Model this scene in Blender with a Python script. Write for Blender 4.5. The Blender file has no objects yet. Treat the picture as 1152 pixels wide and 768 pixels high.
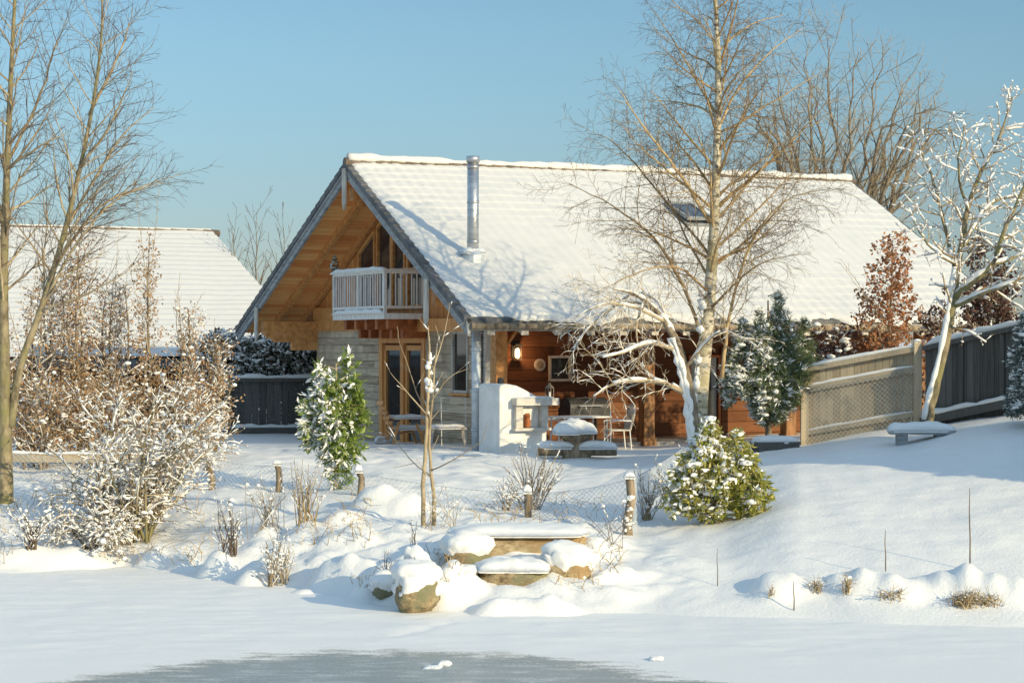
import bpy, bmesh, math, random
import numpy as np
from mathutils import Vector, Matrix, noise as mnoise
R = math.radians
SC = bpy.context.scene
COL = SC.collection
rnd = random.Random(7)
nrg = np.random.default_rng(11)
FPX, CX, CY, CAMZ = 2400.0, 576.0, 384.0, 3.7      # focal length in photo pixels, picture centre, eye height

# ------------------------------------------------------------------ mesh builder
class MB:
    def __init__(s, F=None):
        s.v = []; s.n = 0; s.q = []; s.t = []; s.F = F
    def add(s, verts, faces):
        a = np.asarray(verts, float).reshape(-1, 3)
        if s.F is not None: a = s.F(a)
        b = s.n; s.v.append(a); s.n += len(a)
        q = [f for f in faces if len(f) == 4]; t = [f for f in faces if len(f) == 3]
        if q: s.q.append(np.asarray(q, int) + b)
        if t: s.t.append(np.asarray(t, int) + b)
        for f in faces:
            if len(f) > 4:
                s.t.append(np.asarray([(f[0], f[i], f[i+1]) for i in range(1, len(f)-1)], int) + b)
    def addnp(s, a, q=None, t=None):
        b = s.n
        if s.F is not None: a = s.F(a)
        s.v.append(a); s.n += len(a)
        if q is not None and len(q): s.q.append(q + b)
        if t is not None and len(t): s.t.append(t + b)
    def hexa(s, p):
        s.add(p, [(0,3,2,1), (4,5,6,7), (0,1,5,4), (1,2,6,5), (2,3,7,6), (3,0,4,7)])
    def box(s, x0, x1, y0, y1, z0, z1):
        s.hexa([(x0,y0,z0), (x1,y0,z0), (x1,y1,z0), (x0,y1,z0), (x0,y0,z1), (x1,y0,z1), (x1,y1,z1), (x0,y1,z1)])
    def beam(s, p, q, w, h, up=(0,0,1)):
        p, q, up = Vector(p), Vector(q), Vector(up)
        d = (q-p).normalized(); u = d.cross(up).normalized()*w*.5; v = u.cross(d).normalized()*h*.5
        s.hexa([p-u-v, q-u-v, q+u-v, p+u-v, p-u+v, q-u+v, q+u+v, p+u+v])
    def tube(s, pts, rad, sides=6, cap=True):
        pts = [Vector(p) for p in pts]; n = len(pts)
        if not hasattr(rad, '__len__'): rad = [rad]*n
        D = pts[-1]-pts[0]
        ref = Vector((0,0,1)) if abs(D.z) < .8*max(D.length, 1e-6) else Vector((1,.13,0))
        vs = []
        cs = [(math.cos(2*math.pi*j/sides), math.sin(2*math.pi*j/sides)) for j in range(sides)]
        for i in range(n):
            t = pts[min(i+1, n-1)]-pts[max(i-1, 0)]
            u = t.cross(ref)
            if u.length < 1e-9: u = Vector((1,0,0))
            u.normalize(); w = t.cross(u).normalized()
            for c, sn in cs: vs.append(tuple(pts[i]+(u*c+w*sn)*rad[i]))
        fs = [(i*sides+j, i*sides+(j+1) % sides, (i+1)*sides+(j+1) % sides, (i+1)*sides+j) for i in range(n-1) for j in range(sides)]
        if cap:
            fs.append(tuple(range(sides-1, -1, -1))); fs.append(tuple((n-1)*sides+j for j in range(sides)))
        s.add(vs, fs)
    def lathe(s, c, prof, sides=14):
        vs = []; n = len(prof)
        for r, z in prof:
            for j in range(sides):
                a = 2*math.pi*j/sides; vs.append((c[0]+r*math.cos(a), c[1]+r*math.sin(a), c[2]+z))
        fs = [(i*sides+j, i*sides+(j+1) % sides, (i+1)*sides+(j+1) % sides, (i+1)*sides+j) for i in range(n-1) for j in range(sides)]
        fs.append(tuple(range(sides-1, -1, -1))); fs.append(tuple((n-1)*sides+j for j in range(sides)))
        s.add(vs, fs)
    def build(s, name, mat, parent=None, smooth=False):
        me = bpy.data.meshes.new(name)
        if s.n:
            V = np.concatenate(s.v)
            if parent is not None:
                o = np.array(world_loc(parent)); V = V-o
            q = np.concatenate(s.q) if s.q else np.zeros((0,4), int)
            t = np.concatenate(s.t) if s.t else np.zeros((0,3), int)
            me.vertices.add(len(V)); me.vertices.foreach_set('co', V.astype(np.float32).ravel())
            me.loops.add(q.size+t.size); me.loops.foreach_set('vertex_index', np.concatenate([q.ravel(), t.ravel()]).astype(np.int32))
            me.polygons.add(len(q)+len(t))
            st = np.concatenate([np.arange(len(q))*4, q.size+np.arange(len(t))*3]).astype(np.int32)
            me.polygons.foreach_set('loop_start', st)
            me.polygons.foreach_set('use_smooth', np.full(len(q)+len(t), bool(smooth)))
            me.update(calc_edges=True); me.validate()
        if mat: me.materials.append(mat)
        o = bpy.data.objects.new(name, me); COL.objects.link(o)
        if parent is not None: o.parent = parent
        return o
def world_loc(o):
    l = Vector((0,0,0))
    while o is not None: l = l+o.location; o = o.parent
    return l
def tag(o, label=None, cat=None, group=None, kind=None):
    if label: o['label'] = label
    if cat: o['category'] = cat
    if group: o['group'] = group
    if kind: o['kind'] = kind
    return o
def thing(name, label, cat, loc=(0,0,0), group=None):
    o = bpy.data.objects.new(name, None); COL.objects.link(o); o.location = loc
    o.empty_display_size = .3
    return tag(o, label, cat, group)

# ------------------------------------------------------------------ noise + terrain
def vnoise(x, y, seed=0):
    x = np.asarray(x, float); y = np.asarray(y, float)
    xi = np.floor(x).astype(np.int64); yi = np.floor(y).astype(np.int64); fx = x-xi; fy = y-yi
    fx = fx*fx*fx*(fx*(fx*6-15)+10); fy = fy*fy*fy*(fy*(fy*6-15)+10)
    def h(a, b):
        k = (a*374761393+b*668265263+seed*1442695041) & 0x7fffffff
        k = ((k ^ (k >> 13))*1274126177) & 0x7fffffff
        return ((k ^ (k >> 16)) & 0xffff)/65535.0
    return (h(xi,yi)*(1-fx)+h(xi+1,yi)*fx)*(1-fy)+(h(xi,yi+1)*(1-fx)+h(xi+1,yi+1)*fx)*fy-.5
def fbm(x, y, o=4, seed=0):
    r = 0; a = 1
    for k in range(o): r = r+a*vnoise(x*2**k, y*2**k, seed+k*17); a *= .5
    return r
# ground profiles: photo column -> (photo row, distance) pairs, from the water's edge to the house
ST = {
 -250: [(648,33.7),(605,36),(556,38.5),(525,42),(505,47),(492,58)],
 0:    [(645,34),(612,35.6),(560,38),(530,41.5),(508,46),(492,58)],
 150:  [(638,34.96),(600,37),(555,39.5),(525,43),(505,48),(492,58)],
 300:  [(660,32.2),(625,33.8),(590,35.8),(550,38.6),(520,43),(502,49),(492,58)],
 430:  [(680,30),(645,31.5),(600,34),(560,36.5),(530,40.5),(505,47),(498,53),(492,59)],
 560:  [(692,28.8),(655,30.1),(618,32),(600,33.4),(585,35),(550,38.5),(520,43),(507,46.5),(500,50)],
 640:  [(692,28.8),(655,30.1),(618,32),(600,33.5),(588,34.8),(550,38.3),(520,43),(505,47.5),(500,50)],
 720:  [(690,29),(655,30.4),(622,32.2),(606,33.6),(575,35.6),(530,40.5),(508,46),(502,50)],
 800:  [(695,28.55),(655,30.2),(610,32.6),(560,36),(520,40.5),(503,45.5),(498,50)],
 900:  [(697,28.4),(668,29.3),(640,30.2),(580,33),(535,36.2),(512,39.2),(500,42.5),(496,46)],
 1000: [(703,27.84),(680,28.6),(650,29.5),(590,32.2),(540,35.5),(507,38.5),(485,41.5),(478,44)],
 1152: [(706,27.6),(682,28.4),(650,29.4),(585,32.2),(535,35.2),(500,36.9),(472,38.5),(462,41.5)],
 1400: [(706,27.6),(682,28.4),(650,29.4),(585,32.2),(530,35.2),(490,36.9),(455,39),(440,43)],
}
SX = np.array(sorted(ST)); SY = np.concatenate([np.arange(20, 70, .25)])
def _prof():
    T = []
    for k in SX:
        p = [(d, CAMZ-(y-CY)*d/FPX) for y, d in ST[k]]
        p = [(p[0][0]-1.6, -.55)]+p+[(p[-1][0]+14, 1.25)]
        xs, zs = zip(*p); z = np.interp(SY, xs, zs)
        w = np.exp(-.5*(np.arange(-6,7)/2.2)**2); w /= w.sum()
        T.append(np.convolve(np.pad(z, 6, mode='edge'), w, 'valid'))
    return np.array(T)
TAB = _prof(); LUMPS = []
def H(X, Y):
    X = np.atleast_1d(np.asarray(X, float)); Y = np.atleast_1d(np.asarray(Y, float))
    Yc = np.clip(Y, 5, None)
    xi = np.clip(CX+FPX*X/Yc, SX[0], SX[-1])
    k = np.clip(np.searchsorted(SX, xi)-1, 0, len(SX)-2)
    t = (xi-SX[k])/(SX[k+1]-SX[k]); t = t*t*(3-2*t)*.6+t*.4
    yi = np.clip((Y-SY[0])/.25, 0, len(SY)-1.001); j = yi.astype(int); f = yi-j
    a = TAB[k,j]*(1-f)+TAB[k,j+1]*f; b = TAB[k+1,j]*(1-f)+TAB[k+1,j+1]*f
    z = a*(1-t)+b*t
    m = np.clip(z/.25, 0, 1); far = np.clip((54-Y)/10, .1, 1)
    z = z+m*far*((.05+.045*np.clip((3-X)/3,0,1))*fbm(X*.55, Y*.4, 2, 3)+(.022+.05*np.clip((2.5-X)/3,0,1))*fbm(X*2.1, Y*1.5, 3, 5))
    bank = np.clip((36.5-Y)/3, 0, 1)*np.clip((3.2-X)/2, .12, 1)
    z = z+m*bank*.24*np.abs(fbm(X*1.7+3, Y*1.7, 3, 9))
    for (lx, ly, rx, ry, h) in LUMPS:
        d = ((X-lx)/rx)**2+((Y-ly)/ry)**2
        z = z+h*np.exp(-d**(2.0 if lx > 3 else 1.7))
    return z
def hz(x, y): return float(H(x, y)[0])
def hit(xi, yi, lo=22.0):
    Ys = np.arange(lo, 70, .02); X = (xi-CX)/FPX*Ys; z = CAMZ-(yi-CY)/FPX*Ys
    g = np.maximum(H(X, Ys), 0)
    k = np.argmax(g >= z)
    return Vector((X[k], Ys[k], z[k]))
def px(xi, yi, Y): return Vector(((xi-CX)/FPX*Y, Y, CAMZ-(yi-CY)/FPX*Y))
def gp(xi, Y):
    X = (xi-CX)/FPX*Y; return Vector((X, Y, hz(X, Y)))
# snow-covered tussocks and hidden stones along the water's edge
for (xi, yi, rx, ry, h) in [(872,664,.30,.45,.20),(903,660,.2,.4,.10),(928,662,.2,.35,.08),(955,662,.26,.45,.16),(988,661,.32,.45,.18),(1015,666,.22,.35,.10),(1042,664,.28,.4,.13),
      (1075,662,.30,.45,.17),(1102,662,.32,.45,.20),(1132,667,.26,.4,.13),(1160,670,.32,.4,.16),(330,668,.3,.3,.22),(375,655,.36,.35,.3),(400,650,.3,.3,.22),(430,655,.25,.3,.22),
      (300,640,.3,.3,.14),(420,570,.34,.3,.32),(455,575,.4,.4,.3),(350,600,.4,.4,.16),(260,640,.4,.4,.2),(225,648,.35,.35,.14),(390,610,.5,.4,.2),(490,668,.3,.3,.2),(520,668,.32,.3,.22),
      (590,686,.42,.2,.13),(550,687,.24,.18,.12),(632,687,.25,.18,.12),(690,612,.3,.3,.14),(670,618,.4,.4,.12),(700,665,.5,.5,.1),(760,640,.8,.7,.1),
      (446,674,.24,.25,.22),(497,676,.28,.25,.22),(470,648,.45,.3,.30),(505,650,.3,.3,.2),(690,650,.3,.3,.15),(615,676,.16,.14,.08),(240,640,.25,.25,.16),(280,655,.25,.25,.18),(345,676,.22,.2,.16),(408,672,.25,.22,.2),(205,640,.3,.3,.16),(170,636,.22,.2,.13),(330,620,.3,.25,.14),(380,585,.3,.3,.14),(300,600,.3,.3,.12),(520,610,.3,.25,.15),(150,625,.5,.5,.15),(60,630,.5,.5,.18),(15,625,.4,.4,.15),(100,632,.4,.4,.15),(190,630,.5,.4,.18)]:
    p = hit(xi, yi); LUMPS.append((p.x, p.y, rx, ry, h))

# ------------------------------------------------------------------ materials
def newmat(name):
    m = bpy.data.materials.new(name); m.use_nodes = True
    nt = m.node_tree; b = nt.nodes['Principled BSDF']
    return m, nt, b
def N(nt, t, **k):
    n = nt.nodes.new(t)
    for a, v in k.items():
        if a.startswith('i_'): n.inputs[a[2:].replace('_', ' ')].default_value = v
        else: setattr(n, a, v)
    return n
def mat(name, c1, c2, scale=(4,4,4), rot=0, rough=.75, bump=.25, bdist=.01, island=.0, detail=5, metal=0, c3=None, spec=.3, lo=.35, hi=.65, trans=0):
    m, nt, b = newmat(name); L = nt.links.new
    tc = N(nt, 'ShaderNodeTexCoord'); mp = N(nt, 'ShaderNodeMapping')
    mr = N(nt, 'ShaderNodeMapping'); mr.inputs['Rotation'].default_value = (0,0,rot)
    L(tc.outputs['Object'], mr.inputs['Vector']); L(mr.outputs[0], mp.inputs['Vector'])
    mp.inputs['Scale'].default_value = scale
    nz = N(nt, 'ShaderNodeTexNoise', i_Scale=1.0, i_Detail=detail, i_Roughness=.6)
    L(mp.outputs[0], nz.inputs['Vector'])
    cr = N(nt, 'ShaderNodeValToRGB'); e = cr.color_ramp.elements
    e[0].position = lo; e[0].color = (*c1,1); e[1].position = hi; e[1].color = (*c2,1)
    fac = nz.outputs[0]
    if island:
        g = N(nt, 'ShaderNodeNewGeometry')
        mm = N(nt, 'ShaderNodeMath', operation='MULTIPLY_ADD'); mm.inputs[1].default_value = island; mm.inputs[2].default_value = -island/2
        L(g.outputs['Random Per Island'], mm.inputs[0])
        ad = N(nt, 'ShaderNodeMath', operation='ADD'); L(fac, ad.inputs[0]); L(mm.outputs[0], ad.inputs[1]); fac = ad.outputs[0]
    L(fac, cr.inputs[0]); out = cr.outputs[0]
    if c3 is not None:      # larger blotches of a third colour
        n2 = N(nt, 'ShaderNodeTexNoise', i_Scale=2.2, i_Detail=4); L(tc.outputs['Object'], n2.inputs['Vector'])
        r2 = N(nt, 'ShaderNodeValToRGB'); r2.color_ramp.elements[0].position = .48; r2.color_ramp.elements[1].position = .62
        L(n2.outputs[0], r2.inputs[0]); mx = N(nt, 'ShaderNodeMix', data_type='RGBA')
        L(r2.outputs[0], mx.inputs[0]); L(out, mx.inputs[6]); mx.inputs[7].default_value = (*c3,1); out = mx.outputs[2]
    L(out, b.inputs['Base Color']); b.inputs['Roughness'].default_value = rough; b.inputs['Metallic'].default_value = metal
    b.inputs['Specular IOR Level'].default_value = spec
    if bump:
        bp = N(nt, 'ShaderNodeBump', i_Strength=bump, i_Distance=bdist); L(nz.outputs[0], bp.inputs['Height']); L(bp.outputs[0], b.inputs['Normal'])
    return m
TH = R(26.3)
def snowmat(name, s1=3., s2=40., b1=.25, b2=.25, col=(.81,.80,.775)):
    m, nt, b = newmat(name); L = nt.links.new
    tc = N(nt, 'ShaderNodeTexCoord')
    n1 = N(nt, 'ShaderNodeTexNoise', i_Scale=s1, i_Detail=6, i_Roughness=.6); n2 = N(nt, 'ShaderNodeTexNoise', i_Scale=s2, i_Detail=4, i_Roughness=.7)
    L(tc.outputs['Object'], n1.inputs['Vector']); L(tc.outputs['Object'], n2.inputs['Vector'])
    bp1 = N(nt, 'ShaderNodeBump', i_Strength=b1, i_Distance=.06); bp2 = N(nt, 'ShaderNodeBump', i_Strength=b2, i_Distance=.012)
    L(n1.outputs[0], bp1.inputs['Height']); L(n2.outputs[0], bp2.inputs['Height']); L(bp1.outputs[0], bp2.inputs['Normal']); L(bp2.outputs[0], b.inputs['Normal'])
    cr = N(nt, 'ShaderNodeValToRGB'); e = cr.color_ramp.elements
    e[0].position = .3; e[0].color = (col[0]*.94, col[1]*.945, col[2]*.95, 1); e[1].position = .7; e[1].color = (*col,1)
    L(n1.outputs[0], cr.inputs[0]); L(cr.outputs[0], b.inputs['Base Color'])
    b.inputs['Roughness'].default_value = .55; b.inputs['Specular IOR Level'].default_value = .25
    return m
M = {}
M['snow'] = snowmat('snow')
M['snow_ground'] = snowmat('snow_ground', 2.2, 17, .22, 1.0)
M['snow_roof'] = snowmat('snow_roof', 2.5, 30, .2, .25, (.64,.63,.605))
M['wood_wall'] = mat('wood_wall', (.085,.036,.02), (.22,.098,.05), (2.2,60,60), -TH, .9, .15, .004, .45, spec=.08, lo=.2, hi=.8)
M['wood_grey'] = mat('wood_grey', (.33,.245,.165), (.66,.535,.385), (24,1.2,26), -TH, .85, .2, .004, .35, spec=.1, c3=(.46,.38,.28))
M['wood_orange'] = mat('wood_orange', (.50,.19,.05), (.74,.36,.12), (30,30,1.4), -TH, .5, .25, .005, .25)
M['wood_soffit'] = mat('wood_soffit', (.74,.28,.08), (.88,.46,.16), (1.5,50,50), -TH, .6, .15, .005, .5)
M['wood_beam'] = mat('wood_beam', (.48,.20,.06), (.72,.36,.125), (8,8,8), 0, .55, .2, .005, .2)
M['wood_red'] = mat('wood_red', (.26,.075,.02), (.45,.15,.05), (6,6,6), 0, .55, .2, .005, .2)
M['wood_pale'] = mat('wood_pale', (.34,.30,.25), (.62,.57,.5), (10,10,2), 0, .8, .3, .005, .2)
M['barge'] = mat('barge', (.20,.215,.225), (.36,.37,.37), (3,3,14), 0, .75, .3, .005, .1)
M['tile'] = mat('tile', (.06,.063,.068), (.14,.14,.145), (6,6,6), 0, .6, .3, .01, .2)
M['ridge_tile'] = mat('ridge_tile', (.10,.075,.058), (.20,.155,.115), (6,6,6), 0, .7, .3, .01, .2)
M['steel'] = mat('steel', (.42,.43,.44), (.6,.6,.6), (3,3,20), 0, .45, .08, .002, 0, metal=.9)
M['zinc'] = mat('zinc', (.46,.50,.53), (.62,.65,.67), (3,3,6), 0, .5, .08, .002, 0, metal=.35)
M['iron'] = mat('iron', (.02,.02,.022), (.05,.05,.05), (8,8,8), 0, .5, .1, .002)
M['white_paint'] = mat('white_paint', (.62,.60,.56), (.80,.78,.74), (12,12,4), 0, .6, .15, .003)
M['stone_pale'] = mat('stone_pale', (.46,.43,.38), (.66,.62,.56), (7,7,7), 0, .85, .4, .008)
M['twig_light'] = mat('twig_light', (.42,.32,.20), (.68,.56,.40), (4,4,4), 0, .85, 0, .01, .3)
M['plaster'] = mat('plaster', (.70,.67,.62), (.84,.82,.78), (3,3,3), 0, .85, .35, .006)
M['stone_slab'] = mat('stone_slab', (.30,.28,.25), (.50,.47,.42), (7,7,7), 0, .85, .4, .008)
M['boulder'] = mat('boulder', (.13,.095,.055), (.44,.33,.19), (9,9,14), 0, .95, 1.0, .03, 0, 8, c3=(.20,.19,.11))
M['sandstone'] = mat('sandstone', (.22,.165,.09), (.50,.40,.25), (7,7,16), 0, .95, .9, .02, 0, 8, c3=(.33,.22,.11))
M['fence_wood'] = mat('fence_wood', (.34,.275,.19), (.54,.45,.32), (48,48,1.3), 0, .9, .1, .004, .5, spec=.1, lo=.2, hi=.8, c3=(.34,.29,.21))
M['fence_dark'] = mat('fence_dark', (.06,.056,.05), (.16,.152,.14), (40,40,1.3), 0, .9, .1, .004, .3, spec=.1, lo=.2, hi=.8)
M['post_wood'] = mat('post_wood', (.13,.095,.06), (.36,.28,.19), (12,12,3), 0, .9, .5, .01)
M['bark_birch'] = mat('bark_birch', (.10,.085,.065), (.56,.50,.38), (6,6,13), 0, .85, .5, .012, 0, 6, c3=(.38,.33,.20), lo=.38, hi=.52)
M['bark_olive'] = mat('bark_olive', (.11,.09,.055), (.34,.28,.175), (9,9,4), 0, .9, .5, .012, 0, 6, c3=(.21,.19,.085))
M['bark_brown'] = mat('bark_brown', (.11,.085,.06), (.30,.24,.165), (9,9,4), 0, .9, .5, .012, 0, 6)
M['twig_tan'] = mat('twig_tan', (.24,.18,.11), (.46,.37,.24), (4,4,4), 0, .85, 0, .01, .3)
M['twig_dark'] = mat('twig_dark', (.085,.06,.042), (.20,.145,.095), (4,4,4), 0, .85, 0, .01, .3)
M['twig_gold'] = mat('twig_gold', (.26,.17,.08), (.50,.36,.19), (4,4,4), 0, .85, 0, .01, .3)
M['dry_grass'] = mat('dry_grass', (.22,.15,.07), (.52,.40,.22), (4,4,4), 0, .85, 0, .01, .5)
def leafmat(name, cols, rough=.5, trl=.3):
    m, nt, b = newmat(name); L = nt.links.new
    g = N(nt, 'ShaderNodeNewGeometry'); cr = N(nt, 'ShaderNodeValToRGB'); e = cr.color_ramp.elements
    while len(e) < len(cols): e.new(.5)
    for i, c in enumerate(cols): e[i].position = i/(len(cols)-1); e[i].color = (*c,1)
    L(g.outputs['Random Per Island'], cr.inputs[0]); L(cr.outputs[0], b.inputs['Base Color']); b.inputs['Roughness'].default_value = rough
    tr = N(nt, 'ShaderNodeBsdfTranslucent'); L(cr.outputs[0], tr.inputs['Color'])
    mx = N(nt, 'ShaderNodeMixShader'); mx.inputs[0].default_value = trl
    L(b.outputs[0], mx.inputs[1]); L(tr.outputs[0], mx.inputs[2]); L(mx.outputs[0], nt.nodes['Material Output'].inputs['Surface'])
    return m
M['leaf_brown'] = leafmat('leaf_brown', [(.26,.13,.055),(.46,.28,.14),(.36,.19,.08),(.54,.37,.21)], .7)
M['leaf_rust'] = leafmat('leaf_rust', [(.22,.08,.03),(.44,.18,.07),(.32,.12,.045),(.52,.26,.11)], .7)
M['leaf_dark'] = leafmat('leaf_dark', [(.07,.035,.03),(.13,.06,.04),(.10,.05,.035)], .7)
M['leaf_laurel'] = leafmat('leaf_laurel', [(.09,.15,.025),(.22,.30,.05),(.14,.21,.035),(.38,.42,.11)], .35)
M['leaf_rhodo'] = leafmat('leaf_rhodo', [(.15,.20,.03),(.36,.36,.06),(.50,.43,.11),(.22,.27,.045),(.50,.42,.17)], .4, .4)
M['needle'] = leafmat('needle', [(.07,.11,.05),(.13,.175,.075),(.18,.21,.095),(.10,.14,.065)], .6, .2)
M['needle_blue'] = leafmat('needle_blue', [(.05,.08,.065),(.09,.13,.11),(.07,.1,.09)], .6, .15)
M['leaf_ivy'] = leafmat('leaf_ivy', [(.035,.05,.03),(.08,.075,.04),(.05,.06,.035),(.12,.08,.05)], .6)
def glassmat():
    m, nt, b = newmat('window_glass'); L = nt.links.new
    nz = N(nt, 'ShaderNodeTexNoise', i_Scale=1.4, i_Detail=3); tc = N(nt, 'ShaderNodeTexCoord'); L(tc.outputs['Object'], nz.inputs['Vector'])
    cr = N(nt, 'ShaderNodeValToRGB'); cr.color_ramp.elements[0].color = (.012,.014,.016,1); cr.color_ramp.elements[1].color = (.06,.06,.055,1)
    L(nz.outputs[0], cr.inputs[0]); L(cr.outputs[0], b.inputs['Base Color']); b.inputs['Roughness'].default_value = .06; b.inputs['Specular IOR Level'].default_value = .8
    bp = N(nt, 'ShaderNodeBump', i_Strength=.05, i_Distance=.02); L(nz.outputs[0], bp.inputs['Height']); L(bp.outputs[0], b.inputs['Normal'])
    return m
M['glass'] = glassmat()
def bulbmat():
    m, nt, b = newmat('lamp_bulb'); b.inputs['Base Color'].default_value = (1,.8,.5,1)
    nz = N(nt, 'ShaderNodeTexNoise', i_Scale=8.0); cr = N(nt, 'ShaderNodeValToRGB')
    cr.color_ramp.elements[0].color = (1,.62,.25,1); cr.color_ramp.elements[1].color = (1,.8,.5,1)
    nt.links.new(nz.outputs[0], cr.inputs[0]); nt.links.new(cr.outputs[0], b.inputs['Emission Color'])
    b.inputs['Emission Strength'].default_value = 4
    return m
M['bulb'] = bulbmat()
def icemat():
    m, nt, b = newmat('frozen_pond'); L = nt.links.new
    tc = N(nt, 'ShaderNodeTexCoord'); mp = N(nt, 'ShaderNodeMapping'); L(tc.outputs['Object'], mp.inputs['Vector'])
    sp = N(nt, 'ShaderNodeSeparateXYZ'); L(tc.outputs['Object'], sp.inputs[0])
    def mth(op, a, bb=None, c=None):
        n = N(nt, 'ShaderNodeMath', operation=op)
        for i, v in enumerate((a, bb, c)):
            if v is None: continue
            if hasattr(v, 'is_linked'): L(v, n.inputs[i])
            else: n.inputs[i].default_value = v
        return n.outputs[0]
    def blob(cx, cy, rx, ry):
        dx = mth('DIVIDE', mth('SUBTRACT', sp.outputs[0], cx), rx); dy = mth('DIVIDE', mth('SUBTRACT', sp.outputs[1], cy), ry)
        return mth('SQRT', mth('ADD', mth('MULTIPLY', dx, dx), mth('MULTIPLY', dy, dy)))
    d = mth('MINIMUM', blob(-1.35, 21.6, 3.5, 4.0), blob(-3.3, 21.7, 2.0, 2.6))
    d = mth('MINIMUM', d, blob(1.3, 21.5, 1.7, 2.0))
    mp.inputs['Scale'].default_value = (1.0, 2.6, 1)
    n1 = N(nt, 'ShaderNodeTexNoise', i_Scale=1.6, i_Detail=9, i_Roughness=.72); L(mp.outputs[0], n1.inputs['Vector'])
    n2 = N(nt, 'ShaderNodeTexNoise', i_Scale=22., i_Detail=6, i_Roughness=.75); L(mp.outputs[0], n2.inputs['Vector'])
    s = mth('ADD', d, mth('MULTIPLY_ADD', n1.outputs[0], .75, -.375)); s = mth('ADD', s, mth('MULTIPLY_ADD', n2.outputs[0], .62, -.31))
    cr = N(nt, 'ShaderNodeValToRGB'); cr.color_ramp.elements[0].position = .90; cr.color_ramp.elements[1].position = 1.02; L(s, cr.inputs[0])
    # thin powder lying on the bare ice
    pw = N(nt, 'ShaderNodeValToRGB'); pw.color_ramp.elements[0].position = .51; pw.color_ramp.elements[1].position = .60; L(mth('MULTIPLY_ADD', n1.outputs[0], .55, mth('MULTIPLY', n2.outputs[0], .45)), pw.inputs[0])
    n3 = N(nt, 'ShaderNodeTexNoise', i_Scale=26., i_Detail=8, i_Roughness=.8); L(tc.outputs['Object'], n3.inputs['Vector'])
    ic = N(nt, 'ShaderNodeValToRGB'); ic.color_ramp.elements[0].color = (.10,.125,.125,1); ic.color_ramp.elements[0].position = .3; ic.color_ramp.elements[1].color = (.46,.50,.49,1); ic.color_ramp.elements[1].position = .75
    L(n3.outputs[0], ic.inputs[0])
    mxp = N(nt, 'ShaderNodeMix', data_type='RGBA'); L(mth('MULTIPLY', pw.outputs[0], .6), mxp.inputs[0]); L(ic.outputs[0], mxp.inputs[6]); mxp.inputs[7].default_value = (.8,.82,.84,1)
    mx = N(nt, 'ShaderNodeMix', data_type='RGBA'); L(cr.outputs[0], mx.inputs[0]); L(mxp.outputs[2], mx.inputs[6]); mx.inputs[7].default_value = (.81,.80,.775,1)
    L(mx.outputs[2], b.inputs['Base Color'])
    L(mth('MULTIPLY_ADD', cr.outputs[0], .25, .33), b.inputs['Roughness'])
    b.inputs['Specular IOR Level'].default_value = .4
    n4 = N(nt, 'ShaderNodeTexNoise', i_Scale=9., i_Detail=8, i_Roughness=.7); L(mp.outputs[0], n4.inputs['Vector'])
    bp0 = N(nt, 'ShaderNodeBump', i_Strength=.6, i_Distance=.02); L(cr.outputs[0], bp0.inputs['Height'])
    bp = N(nt, 'ShaderNodeBump', i_Strength=.35, i_Distance=.03); L(n4.outputs[0], bp.inputs['Height']); L(bp0.outputs[0], bp.inputs['Normal']); L(bp.outputs[0], b.inputs['Normal'])
    return m
M['ice'] = icemat()

# ------------------------------------------------------------------ shape helpers
def grid_faces(n, m):
    i = np.arange(n-1)[:, None]; j = np.arange(m-1)[None]
    a = (i*m+j).ravel(); return np.stack([a, a+m, a+m+1, a+1], 1)
def ico(sub):
    bm = bmesh.new(); bmesh.ops.create_icosphere(bm, subdivisions=sub, radius=1)
    v = np.array([x.co[:] for x in bm.verts]); f = np.array([[w.index for w in q.verts] for q in bm.faces]); bm.free(); return v, f
ICO1, ICO2, ICO3, ICO4 = ico(1), ico(2), ico(3), ico(4)
def scatter_blobs(mb, P, s0, s1, flat=.6, ico_=ICO1, jit=.25, lift=.3):
    P = np.asarray(P, float)
    if len(P) == 0: return
    n = len(P); v, f = ico_; k = len(v)
    s = s0+(s1-s0)*nrg.random(n)**2.6
    S = np.stack([s*nrg.uniform(.6,1.9,n), s*nrg.uniform(.6,1.5,n), s*flat*nrg.uniform(.7,1.3,n)], 1)
    V = v[None]*(1+nrg.uniform(-jit, jit, (n,k,1)))*S[:, None]
    a = nrg.uniform(0, 6.28, n); c, sn = np.cos(a)[:,None], np.sin(a)[:,None]
    V = np.stack([V[...,0]*c-V[...,1]*sn, V[...,0]*sn+V[...,1]*c, V[...,2]], 2)+P[:, None]
    V[...,2] += (s*flat*lift)[:, None]
    mb.addnp(V.reshape(-1,3), t=(f[None]+(np.arange(n)*k)[:,None,None]).reshape(-1,3))
def scatter_leaves(mb, P, L0, L1, wr=.5, droop=.4, lift=0., flatness=0., U=None):
    P = np.asarray(P, float); n = len(P)
    if n == 0: return None
    if U is None:
        U = nrg.normal(0, 1, (n,3)); U[:,2] = U[:,2]*(1-flatness)-droop
    U = U/np.linalg.norm(U, axis=1)[:,None]
    W = nrg.normal(0, 1, (n,3)); W[:,2] *= (1-flatness)
    V = np.cross(U, W); V /= np.linalg.norm(V, axis=1)[:,None]
    Nn = np.cross(U, V); Nn *= np.sign(Nn[:,2:3]+1e-9)
    L = nrg.uniform(L0, L1, n)[:,None]; w = L*wr*.5
    C = P+np.array([0,0,lift])
    a = C; b = C+U*L*.5+V*w-Nn*w*.35; c = C+U*L; d = C+U*L*.5-V*w-Nn*w*.35
    A = np.stack([a,b,c,d], 1).reshape(-1,3); i = np.arange(n)*4
    mb.addnp(A, t=np.concatenate([np.stack([i,i+1,i+2],1), np.stack([i,i+2,i+3],1)]))
    return U
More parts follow.
